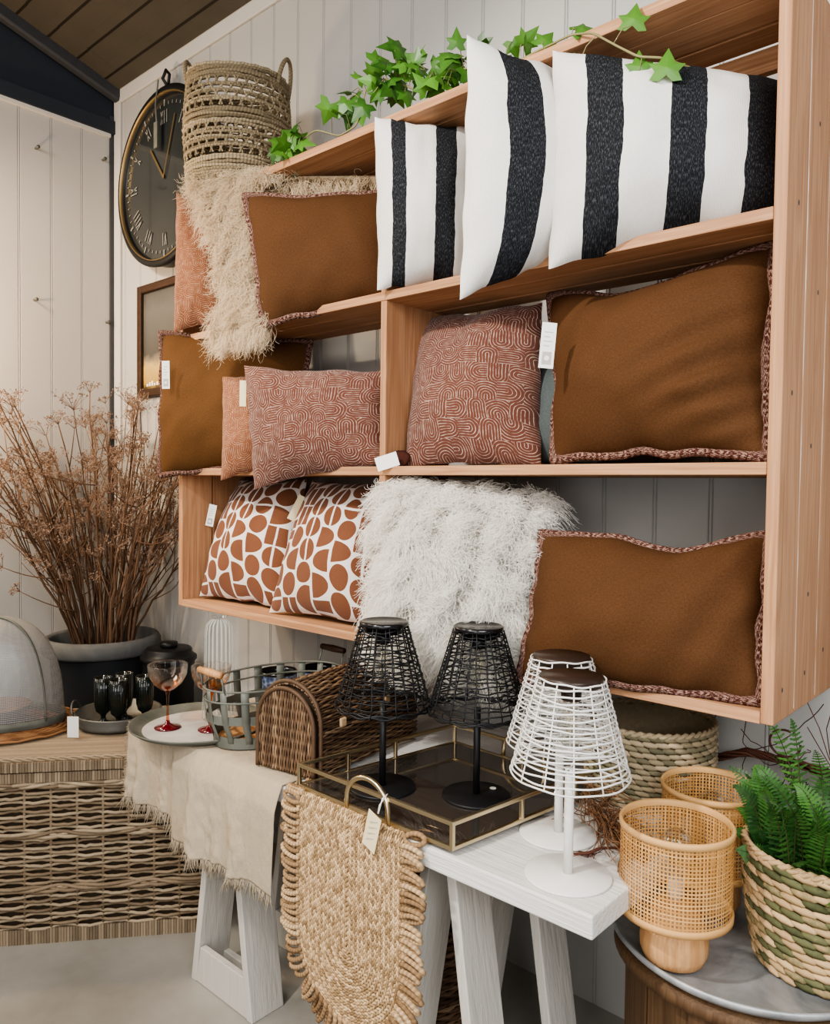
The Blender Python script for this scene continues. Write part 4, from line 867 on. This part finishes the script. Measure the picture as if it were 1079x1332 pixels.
# ------------------------------------------------------------------ willow bread box
BA=math.radians(8.5); bb=thing('willow_bread_box','arched brown willow bread box beside the brass tray','bread box',(-1.005,-.315,CZ),BA)
BW,BH,BLn=.205,.232,.465      # local: x from -BW..0, y 0..BLn
def archpt(t_):                 # t_ in 0..1 along right foot -> top -> left foot
    hs=BH-BW/2; Lr=PI*BW/2; T=2*hs+Lr; s=t_*T
    if s<hs: return V(0,0,s),V(1,0,0)
    if s<hs+Lr:
        q=(s-hs)/(BW/2); return V(-BW/2+BW/2*math.cos(q),0,hs+BW/2*math.sin(q)),V(math.cos(q),0,math.sin(q))
    return V(-BW,0,T-s),V(-1,0,0)
mb=MB(); nrw=88; yv=np.linspace(0.012,BLn,103)
for k in range(nrw):
    c,nv=archpt((k+.5)/nrw); sg=1 if k%2 else -1; w=sg*.0026*np.cos(PI*(yv)/.027)
    c=c+V(0,0,.0); mb.tube(np.outer(np.ones(103),c)+np.outer(yv,V(0,1,0))+np.outer(w,nv)+np.outer(.0012*np.sin(yv*50+k*2.3),np.cross(nv,V(0,1,0))),.0033,5,ref=nv,r=random.random())
mesh('arched_body',mb,M['willow'],bb,True)
inn=[archpt(t_)[0]*V(.93,1,.97)-V(BW*.035,0,0) for t_ in np.linspace(0,1,24)]
lb=MB(); lb.add([p+V(0,.02,.002) for p in inn]+[p+V(0,BLn-.005,.002) for p in inn],[tuple(range(24)),tuple(range(47,23,-1))]+[(i,i+24,i+25,i+1) for i in range(23)]); mesh('lining',lb,M['rattandark'],bb)
mb=MB()
for yy in (.0,):
    n=42
    for i in range(n):
        x=-BW*.93*(i+.5)/n-BW*.035; q=min(1,abs((x+BW/2)/(BW/2*.94))); zt=BH-BW/2+BW/2*.92*math.sqrt(max(0,1-q*q)); zs=np.linspace(.004,zt-.004,36); w=(1 if i%2 else -1)*.0025*np.cos(PI*zs/.026)
        mb.tube(np.stack([np.full(36,x)+.001*np.sin(zs*70+i),yy+w,zs],1),.0029,5,ref=(0,1,0),r=.15+.85*random.random())
mesh('end_door',mb,M['willow'],bb,True)
mb=MB()
for y0,k in ((-.004,.955),(.016,1.02)):
    pts=[archpt(t_)[0]*V(1,1,1) for t_ in np.linspace(0,1,40)]; pts=[V(-BW/2+(p[0]+BW/2)*k,y0,.003+p[2]*k) for p in pts]; mb.tube(pts,.006,6,ref=(0,1,0),r=.25)
mesh('rim_binding',mb,M['willow'],bb,True)
for y0,z0 in ((.10,.13),(.30,.145)):
    mb=MB(); mb.box((.003,y0-.012,z0-.012),(.012,y0+.012,z0+.012)); mesh('leather_tab',mb,M['jute'],bb,bevel=.004)
# ------------------------------------------------------------------ brass tray with mirror
bt=thing('mirror_tray','rectangular brass tray with smoked mirror base and loop handles','tray',(-.72,-.12,TZ))
c4=[V(-1.0,-.372,0),V(-.508,-.374,0),V(-.445,.135,0),V(-.925,.148,0)]; z0,z1=TZ+.016,TZ+.068
mb=MB(); 
for z in (z0,z1):
    for i in range(4): mb.beam(c4[i]+V(0,0,z),c4[(i+1)%4]+V(0,0,z),.0095,.0095)
for p in c4: mb.beam(p+V(0,0,z0-.005),p+V(0,0,z1+.005),.0095,.0095,(0,1,0))
mesh('rail_frame',mb,M['brass'],bt,world=True,bevel=.0015)
for i,j,f in ((3,0,.42),(3,0,.72),(1,2,.42),(1,2,.80),(2,3,.5)):
    p=c4[i]*(1-f)+c4[j]*f; mb=MB(); mb.beam(p+V(0,0,z0),p+V(0,0,z1),.009,.009,(0,1,0)); mesh('rail_post',mb,M['brass'],bt,world=True,bevel=.0015)
mb=MB(); q=[p*.992+V(-.72,-.12,0)*.008 for p in c4]; mb.hexa([p+V(0,0,TZ+.010) for p in q]+[p+V(0,0,TZ+.018) for p in q]); mesh('mirror_base',mb,M['mirror'],bt,world=True)
for a,b,sg,f in ((0,1,1,.5),(3,2,1,.5)):
    m=c4[a]*(1-f)+c4[b]*f; d=nrm(c4[b]-c4[a]); o=V(0,-.006 if a==0 else .006,0); mb=MB()
    pts=[m+o-d*.068+V(0,0,z0)]+[m+o-d*.066*math.cos(t_)+V(0,0,z0+.025+.058*math.sin(t_)) for t_ in np.linspace(0,PI,18)]+[m+o+d*.068+V(0,0,z0)]; mb.tube(pts,.0062,8,ref=(0,1,0)); mesh('loop_handle',mb,M['brass'],bt,True,world=True)
ot=swing_tag(bt,(-.722,-.406,TZ-.042),.045,.088,(1,-.12,.12),(.30,-.05,1),'cardboard',False,name='card_tag')
mb=MB()
for k in range(4): mb.beam(V(-.722+.010*k*.4-.004,-.4085-.0008*k,TZ-.02+.014*k),V(-.700+.012*k*.4,-.4095-.0008*k,TZ-.014+.014*k),.002,.0006,(0,1,0))
mesh('pencil_marks',mb,M['inkgrey'],ot,world=False)
mb=MB(); mb.tube([V(-.692,-.405,TZ+.044),V(-.69,-.395,TZ+.075),V(-.684,-.385,TZ+.085),V(-.692,-.402,TZ+.062),V(-.694,-.405,TZ+.044)],.0012,5); mesh('tag_string',mb,M['paper'],bt,True,world=True)
# ------------------------------------------------------------------ lamps
def rlerp(a,b,t_): return a+(b-a)*t_
def bulb(t,z):
    mb=MB(); mb.shell([(.010,z+.05),(.012,z+.035),(.022,z+.015),(.028,z-.008),(.024,z-.03),(.010,z-.042),(.001,z-.044)],24); mesh('bulb',mb,M['bulb'],t,True)
    mb=MB()
    for k in range(8):
        q=2*PI*k/8; mb.tube([V(.004*math.cos(q),.004*math.sin(q),z+.03),V(.011*math.cos(q),.011*math.sin(q),z),V(.005*math.cos(q),.005*math.sin(q),z-.02)],.0007,4)
    mesh('filament',mb,M['brass'],t,True)
def make_black():
    t=thing('wicker_shade_lamp','black solar table lamp with woven wire shade, in front of the bread box','table lamp',(-.838,-.243,TZ+.018),0,'black wire shade lamps on the brass tray')
    mb=MB(); mb.lathe([(.001,0),(.082,0),(.083,.003),(.081,.006),(.001,.007)],48); b=mesh('base',mb,M['black'],t,True)
    mb=MB(); mb.lathe([(.001,.0075),(.008,.0075),(.008,.0082),(.001,.0082)],14,c=(.035,-.04,0)); mesh('sticker',mb,M['paper'],b)
    mb=MB(); mb.lathe([(.0085,.006),(.0085,.215)],14); mesh('pole',mb,M['black'],t,True)
    mb=MB(); g=np.random.default_rng(5); zl,zh=.21,.405; rl,rh=.116,.058
    rr=lambda z: rlerp(rl,rh,((z-zl)/(zh-zl)))
    nv=24
    for k in range(nv):
        q0=2*PI*k/nv; zz=np.linspace(zl-.004,zh,12); q=q0+.014*np.sin(zz*70+k*2.1)+(.05 if k%2 else -.05)*(zz-zl)/(zh-zl); r=rr(zz)+.002*(-1)**k; mb.tube(np.stack([r*np.cos(q),r*np.sin(q),zz],1),.0017,5,ref=(0,0.01,1))
    for i in range(20):
        z=zl+(zh-zl)*(i/19)**.95; q=np.linspace(0,2*PI,61)[:-1]; r=rr(z)+.0028*np.cos(q*13+PI*i); mb.tube(np.stack([r*np.cos(q),r*np.sin(q),z+.0022*np.sin(q*3+i*2.2)+.0014*np.sin(q*9+i)],1),.0018,5,closed=True,ref=(0,0,1))
    for z in (zl-.006,zl-.001): q=np.linspace(0,2*PI,61)[:-1]; mb.tube(np.stack([rl*1.01*np.cos(q),rl*1.01*np.sin(q),z+.003*np.sin(q*12+z*900)],1),.0028,5,closed=True,ref=(0,0,1))
    mesh('lamp_shade',mb,M['black'],t,True)
    mb=MB(); mb.lathe([(.001,.385),(.045,.385),(.047,.40),(.060,.402),(.061,.412),(.056,.415),(.052,.412),(.001,.412)],44); mb.lathe([(.001,.36),(.018,.36),(.018,.385)],20); mesh('solar_cap',mb,M['blackgloss'],t,True)
    bulb(t,.31); return t
lb_=make_black(); dup(lb_,(-.636,-.126,TZ+.018),2.2,'black solar table lamp with woven wire shade, standing centrally on the brass tray')
def make_white():
    t=thing('wire_shade_lamp','white solar table lamp with open wire shade, the front one at the table corner','table lamp',(-.290,-.281,TZ+.0005),0,'white wire shade lamps')
    mb=MB(); mb.lathe([(.001,0),(.085,0),(.0855,.003),(.084,.005),(.001,.006)],48); mesh('base',mb,M['white'],t,True)
    mb=MB(); mb.lathe([(.0095,.005),(.0095,.215)],14); mesh('pole',mb,M['white'],t,True)
    mb=MB(); zl,zh=.205,.392; rl,rh=.116,.066; q=np.linspace(0,2*PI,61)[:-1]; g=np.random.default_rng(4)
    rr=lambda z: rlerp(rl,rh,((z-zl)/(zh-zl)))
    for i in range(19):
        z=zl+(zh-zl)*i/18; r=rr(z); mb.tube(np.stack([r*np.cos(q),r*np.sin(q),z+.0022*np.sin(q*2+i*1.7)+.0012*np.sin(q*7+i*3)],1),.0019,5,closed=True,ref=(0,0,1))
        
    for k in range(13):
        q0=2*PI*k/13; mb.tube([V((rr(z)-.001)*math.cos(q0),(rr(z)-.001)*math.sin(q0),z) for z in np.linspace(zl,zh,8)],.0015,5)
    for k in range(4):
        q0=PI/2*k+.3; mb.tube([V(.009*math.cos(q0),.009*math.sin(q0),.213),V(.06*math.cos(q0),.06*math.sin(q0),.218),V(rl*math.cos(q0),rl*math.sin(q0),zl)],.0018,5)
    mesh('lamp_shade',mb,M['white'],t,True)
    mb=MB(); mb.lathe([(.001,.380),(.058,.380),(.061,.390),(.0615,.398),(.001,.399)],44); mb.lathe([(.001,.35),(.02,.35),(.02,.374)],20); mesh('solar_cap',mb,M['solar'],t,True)
    bulb(t,.30); return t
lw_=make_white(); dup(lw_,(-.402,-.134,TZ+.0005),1.1,'white solar table lamp with open wire shade, the one behind against the brass tray')
RT=.603
def make_rattan():
    t=thing('cane_shade_lamp','wood base table lamp with honey cane drum shade, the nearer of the pair','table lamp',(-.128,-.150,RT),0,'cane shade lamps')
    mb=MB(); mb.lathe([(.001,0),(.046,0),(.057,.006),(.064,.024),(.065,.044),(.061,.066),(.052,.09),(.040,.11),(.02,.122),(.001,.123)],40); mesh('base',mb,M['palewood'],t,True)
    mb=MB(); R=.105; z0,z1=.105,.268; n=92; nr=22
    G=[]
    for k in range(n):
        q=2*PI*k/n; dq=.0064/R*.25; 
        zz=np.linspace(z0,z1,9); mb.grid([[V((R+.0004*(-1)**k)*math.cos(q+s*dq),(R+.0004*(-1)**k)*math.sin(q+s*dq),z) for z in zz] for s in (-1,1)],r=random.random())
    for i in range(nr):
        z=z0+(z1-z0)*(i+.5)/nr; q=np.linspace(0,2*PI,91)[:-1]; mb.grid([[V((R+.0006)*math.cos(a),(R+.0006)*math.sin(a),z+s*.0014+.0005*math.sin(a*7+i)) for s in (-1,1)] for a in q],closed_u=True,r=random.random())
    mesh('lamp_shade',mb,M['cane'],t)
    for z in (z0,z1):
        mb=MB(); q=np.linspace(0,2*PI,73)[:-1]; mb.grid(np.array([[V((R+d)*math.cos(a),(R+d)*math.sin(a),z+e) for d,e in ((-.003,-.006),(.003,-.006),(.0035,.004),(0,.008),(-.0035,.004),(-.003,-.006))] for a in q]),closed_u=True); mesh('shade_rim',mb,M['cane_rim'],t,True)
    mb=MB(); mb.lathe([(.014,.12),(.016,.15),(.013,.165)],16); mesh('socket',mb,M['white'],t,True)
    mb=MB(); mb.shell([(.012,.16),(.018,.175),(.032,.20),(.035,.222),(.028,.245),(.012,.257),(.001,.259)],28); mesh('bulb',mb,M['bulb'],t,True)
    mb=MB()
    for k in range(8):
        q=2*PI*k/8; mb.tube([V(.005*math.cos(q),.005*math.sin(q),.17),V(.015*math.cos(q),.015*math.sin(q),.21),V(.007*math.cos(q),.007*math.sin(q),.235)],.0008,4)
    mesh('filament',mb,M['brass'],t,True); return t
lr_=make_rattan(); dup(lr_,(-.150,.088,RT),.9,'wood base table lamp with cane drum shade, the farther of the pair beside the fern')
# ------------------------------------------------------------------ round side table
sd=thing('round_side_table','low round side table with zinc tray top and dark wooden drum body','side table',(-.056,.039,0))
mb=MB(); mb.shell([(.001,.600),(.24,.600),(.255,.606),(.268,.616),(.272,.615),(.273,.609),(.262,.597),(.25,.588),(.001,.586)],90); mesh('tray_top',mb,M['zinctable'],sd,True)
mb=MB(); mb.shell([(.235,.586),(.262,.580),(.264,.56),(.235,.552)],64); mesh('wooden_hoop',mb,M['brownwood'],sd,True)
mb=MB(); n=12
for k in range(n):
    q0,q1=2*PI*k/n+.012,2*PI*(k+1)/n-.012; G=[]
    mb.hexa([V(r*math.cos(q),r*math.sin(q),z) for z in (.06,.575) for r,q in ((.20,q0),(.20,q1),(.238,q1),(.238,q0))],r=random.random())
mesh('drum_body',mb,M['brownwood'],sd,bevel=.004)
for k in range(4):
    q=PI/4+PI/2*k-.75; mb=MB(); c=V(.235*math.cos(q),.235*math.sin(q),0); s=V(-math.sin(q),math.cos(q),0); o=V(math.cos(q),math.sin(q),0); mb.beam(c,c+V(0,0,.575),.05,.032,tuple(o)); mesh('leg',mb,M['brownwood'],sd,bevel=.003)
# ------------------------------------------------------------------ braided baskets
def braid_basket(t,r0,r1,h,rows,nst,mat,name='woven_wall',thick=.010,seed=0):
    g=np.random.default_rng(seed); mb=MB()
    for i in range(rows):
        f=(i+.5)/rows; z=h*f; r=rlerp(r0,r1,f)+.006*math.sin(PI*f); hh=h/rows
        for k in range(nst):
            q=2*PI*(k+.5*(i%2))/nst; w=2*PI*r/nst; p=V(r*math.cos(q),r*math.sin(q),z); tn=V(-math.sin(q),math.cos(q),0); o=V(math.cos(q),math.sin(q),0)
            ax=tn*w*.70+V(0,0,1)*hh*-.20; mb.blob(p+o*.002*g.random(),ax,o*thick*.62,np.cross(nrm(ax),o)*hh*.58,6,3,r=float(np.clip((.3 if i%2 else .7)+.22*g.normal(),0,1)))
    mesh(name,mb,mat,t,True)
    mb=MB(); mb.shell([(.001,.004),(r0-.002,.004),(r1-.003,h-.004)],40); mesh('lining',mb,mat,t,True)
    mb=MB(); q=np.linspace(0,2*PI,97)[:-1]
    for ph in (0,PI): mb.tube(np.stack([(r1+.004*np.cos(q*24+ph))*np.cos(q),(r1+.004*np.cos(q*24+ph))*np.sin(q),h+.004*np.sin(q*24+ph)],1),.0055,5,closed=True,ref=(0,0,1),r=.75)
    mesh('rim_braid',mb,mat,t,True)
sb=thing('seagrass_basket','round braided seagrass basket at the back of the table behind the white lamps','basket',(-.372,.240,TZ+.001))
braid_basket(sb,.148,.158,.185,14,34,M['seagrass'],seed=2)
fb=thing('potted_fern','green fern in a striped green and natural seagrass basket on the round table','potted fern',(.092,.045,RT))
braid_basket(fb,.122,.147,.225,15,24,M['fernbasket'],'basket',.013,seed=3)
fb.children[0].name='basket'
mb=MB(); mb.lathe([(.001,.185),(.138,.18)],24); mesh('soil',mb,M['soil'],fb)
g=np.random.default_rng(31); lf=MB(); stm=MB()
for i in range(125):
    q=2*PI*g.random(); out=.05+.13*g.random(); hgt=.03+.17*g.random()**1.3; r0=.112*math.sqrt(g.random()); p0=V(r0*math.cos(q),r0*math.sin(q),.18); dr=V(math.cos(q+g.normal()*.3),math.sin(q+g.normal()*.3),0)
    if i==0: p0,dr,out,hgt=V(-.05,.02,.18),V(-.6,-.3,0),.04,.28
    if i==1: p0,dr,out,hgt=V(-.05,.04,.18),V(-1,.1,0),.09,.265
    if i==2: p0,dr,out,hgt=V(-.03,.0,.18),V(-.8,-.4,0),.11,.17
    lw_f=dr@V(-.74,-.67,0)
    if i>2 and lw_f>0: out*=(1-.62*lw_f)
    p2=p0+dr*out+V(0,0,hgt*(.9 if i>2 else 1)); p1=p0+dr*out*.3+V(0,0,hgt*.85); S=bez(p0,p1,p2,22); stm.tube(S,np.linspace(.0018,.0006,22),4,r=.4)
    col=g.random(); T=nrm(np.gradient(S,axis=0)); sd_=nrm(np.cross(T,V(.2,-.6,.5)+.3*g.normal(size=3)))
    for k in range(3,22):
        f=k/21; L=.036*math.sin(PI*min(1,(f*.85+.12)))**.8*(1-f*.45)*(1 if i>2 else .8)
        for s in (-1,1):
            d=nrm(sd_[k]*s+T[k]*.45+V(0,0,-.12)); w=nrm(np.cross(d,np.cross(sd_[k],T[k])))*.0030; n_=np.cross(sd_[k],T[k]); m=4; pts=[S[k]-w*.5]
            for j in range(1,m): pts.append(S[k]+d*L*j/m-w*(1.25 if j%2 else .8)*(1-j/m*.5))
            pts.append(S[k]+d*L)
            for j in range(m-1,0,-1): pts.append(S[k]+d*L*j/m+w*(1.25 if j%2 else .8)*(1-j/m*.5))
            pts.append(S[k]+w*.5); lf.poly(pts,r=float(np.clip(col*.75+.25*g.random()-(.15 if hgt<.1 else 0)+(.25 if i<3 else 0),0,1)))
mesh('stalks',stm,M['fernstalk'],fb,True); mesh('fronds',lf,M['fern'],fb)
# ------------------------------------------------------------------ twig bundle and under-table basket
tw=thing('twig_garland','dark rope of dried vine twigs with fibrous roots behind the cane lamps','twig garland',(-.2,.3,.8))
g=np.random.default_rng(8); mb=MB()
spine=np.array([(-.33,.385,.80),(-.25,.37,.84),(-.17,.37,.875),(-.08,.37,.875),(.02,.375,.865),(.12,.38,.86),(.25,.385,.87)])
for k in range(9):
    s=np.linspace(0,6,40); P=np.stack([np.interp(s,np.arange(7),spine[:,i]) for i in range(3)],1); ph=g.random()*6; P[:,2]+=.008*np.sin(s*3+ph); P[:,1]+=.008*np.cos(s*3+ph)-.004; P[:,1]=np.minimum(P[:,1],.405); mb.tube(P,.0024+.0016*g.random(),5,r=g.random())
for k in range(16):
    i=int(g.random()*5); p=spine[i+1]; q=g.random()*6; P=[p]
    d=V(math.cos(q),-.15,math.sin(q))*.02
    for j in range(12): d=d+V(g.normal()*.006,g.normal()*.003,g.normal()*.006); P.append(P[-1]+d*.7)
    P=np.array(P); P[:,1]=np.minimum(P[:,1],.41); mb.tube(P,.0011,4,r=g.random())
q=np.linspace(0,5.2,26); mb.tube(np.stack([-.085+.035*np.cos(q+1.2),np.full(26,.37),.915+.032*np.sin(q+1.2)],1),.003,5,r=.3)
mesh('twisted_twigs',mb,M['vine'],tw,True,world=True)
rf=thing('root_fibre_bundle','tuft of reddish brown root fibres on the table beside the seagrass basket','root bundle',(-.34,-.02,TZ))
mb=MB()
for k in range(150):
    f=g.random(); p=V(-.455+.17*f,.055-.125*f,TZ+.04-.03*f)+g.normal(size=3)*V(.012,.015,.012); P=[p]; d=V(.02,-.016,-.004)+g.normal(size=3)*.006
    for j in range(7): d=d*.95+g.normal(size=3)*.005; n_=P[-1]+d*.8; n_[2]=max(n_[2],TZ+.003); n_[0]=min(n_[0],-.20); P.append(n_)
    mb.tube(P,.0008+.0007*g.random(),4,cap=False)
mesh('fibres',mb,M['root'],rf,True,world=True)
mb=MB(); mb.tube([V(-.322,-.205,TZ+.006),V(-.30,-.185,TZ+.008),V(-.285,-.155,TZ+.014),V(-.265,-.13,TZ+.012),V(-.245,-.10,TZ+.014)],[.0035,.0045,.003,.003,.0035],6,r=.4)
for k in range(10): 
    p=V(-.318+.03*g.random(),-.2+.03*g.random(),TZ+.005); mb.tube([p,p+V(g.normal()*.015,g.normal()*.015,.002),p+V(g.normal()*.025,g.normal()*.02,0.001)],.0008,4)
tag(mesh('vine_twig',mb,M['vine'],smooth=True),'single dark vine twig lying on the white table behind the front white lamp','twig')
ub=thing('floor_basket','dark brown wicker basket on the floor under the table behind the jute runner','basket',(-.93,.0,0))
mb=MB()
for i in range(34):
    z=.008+i*.0105; q=np.linspace(0,2*PI,73)[:-1]; r=.165+.02*z; w=.004*np.cos(q*18+PI*(i%2)); mb.tube(np.stack([(r+w)*np.cos(q),(r+w)*np.sin(q),np.full(72,z)],1),.006,5,closed=True,ref=(0,0,1),r=random.random())
mesh('woven_wall',mb,M['willow'],ub,True); mesh('base',MB().lathe([(.001,0),(.165,0),(.165,.01),(.001,.01)],40),M['willow'],ub)

# ------------------------------------------------------------------ lights, world, camera
def area(loc,tgt,size,power,col,sy=None):
    l=bpy.data.lights.new('area','AREA'); l.energy=power; l.size=size; l.color=col
    if sy: l.shape='RECTANGLE'; l.size_y=sy
    o=bpy.data.objects.new('fill_area_light',l); C.objects.link(o); o.location=loc; o.rotation_euler=(Vector(tgt)-Vector(loc)).to_track_quat('-Z','Y').to_euler()  # unseen soft fill, added only to brighten; no fitting stands there
def spot(loc,tgt,power,col,ang=60,blend=.5,rad=.05):
    l=bpy.data.lights.new('spot','SPOT'); l.energy=power; l.color=col; l.spot_size=math.radians(ang); l.spot_blend=blend; l.shadow_soft_size=rad
    o=bpy.data.objects.new('track_spot',l); C.objects.link(o); o.location=loc; o.rotation_euler=(Vector(tgt)-Vector(loc)).to_track_quat('-Z','Y').to_euler()
spot((-2.9,-1.5,3.2),(-2.9,.4,1.9),150,(1,.80,.58),85,.6,.04)
spot((-1.0,-2.3,3.3),(-.8,.1,1.7),320,(1,.94,.86),64,.6,.07)
area((-.2,-3.2,2.6),(-1.0,.0,1.3),2.2,64,(1,.95,.89))
area((-2.6,-2.3,3.3),(-2.2,-.9,.2),1.0,48,(1,.90,.77))
area((1.6,-1.7,2.3),(-.1,.2,.95),1.4,62,(.97,.98,1))
area((.9,-2.9,.75),(-.3,.3,.5),1.2,20,(.97,.98,1))
pl=bpy.data.lights.new('warm','POINT'); pl.energy=58; pl.color=(1,.70,.42); pl.shadow_soft_size=.08
o=bpy.data.objects.new('warm_wall_lamp',pl); C.objects.link(o); o.location=(-3.15,-.78,2.25)
w=bpy.data.worlds.new('world'); bpy.context.scene.world=w; w.use_nodes=True; w.node_tree.nodes['Background'].inputs[0].default_value=(.95,.96,1,1); w.node_tree.nodes['Background'].inputs[1].default_value=.22
cam=bpy.data.cameras.new('camera'); co=bpy.data.objects.new('camera',cam); C.objects.link(co); bpy.context.scene.camera=co
cam.sensor_fit='HORIZONTAL'; cam.sensor_width=36; cam.lens=1014.64/1079*36; cam.clip_start=.02
R=Matrix(((.74357188,-.03094439,.6679396),(.66854977,.01659925,-.74348212),(.0119193,.99938326,.0330306))).to_4x4()
co.matrix_world=Matrix.Translation((.49104,-1.61353,1.52365))@R
vs_=bpy.context.scene.view_settings
try: vs_.view_transform='AgX'; vs_.look='AgX - Medium High Contrast'
except Exception as e: print(e)
vs_.exposure=.12
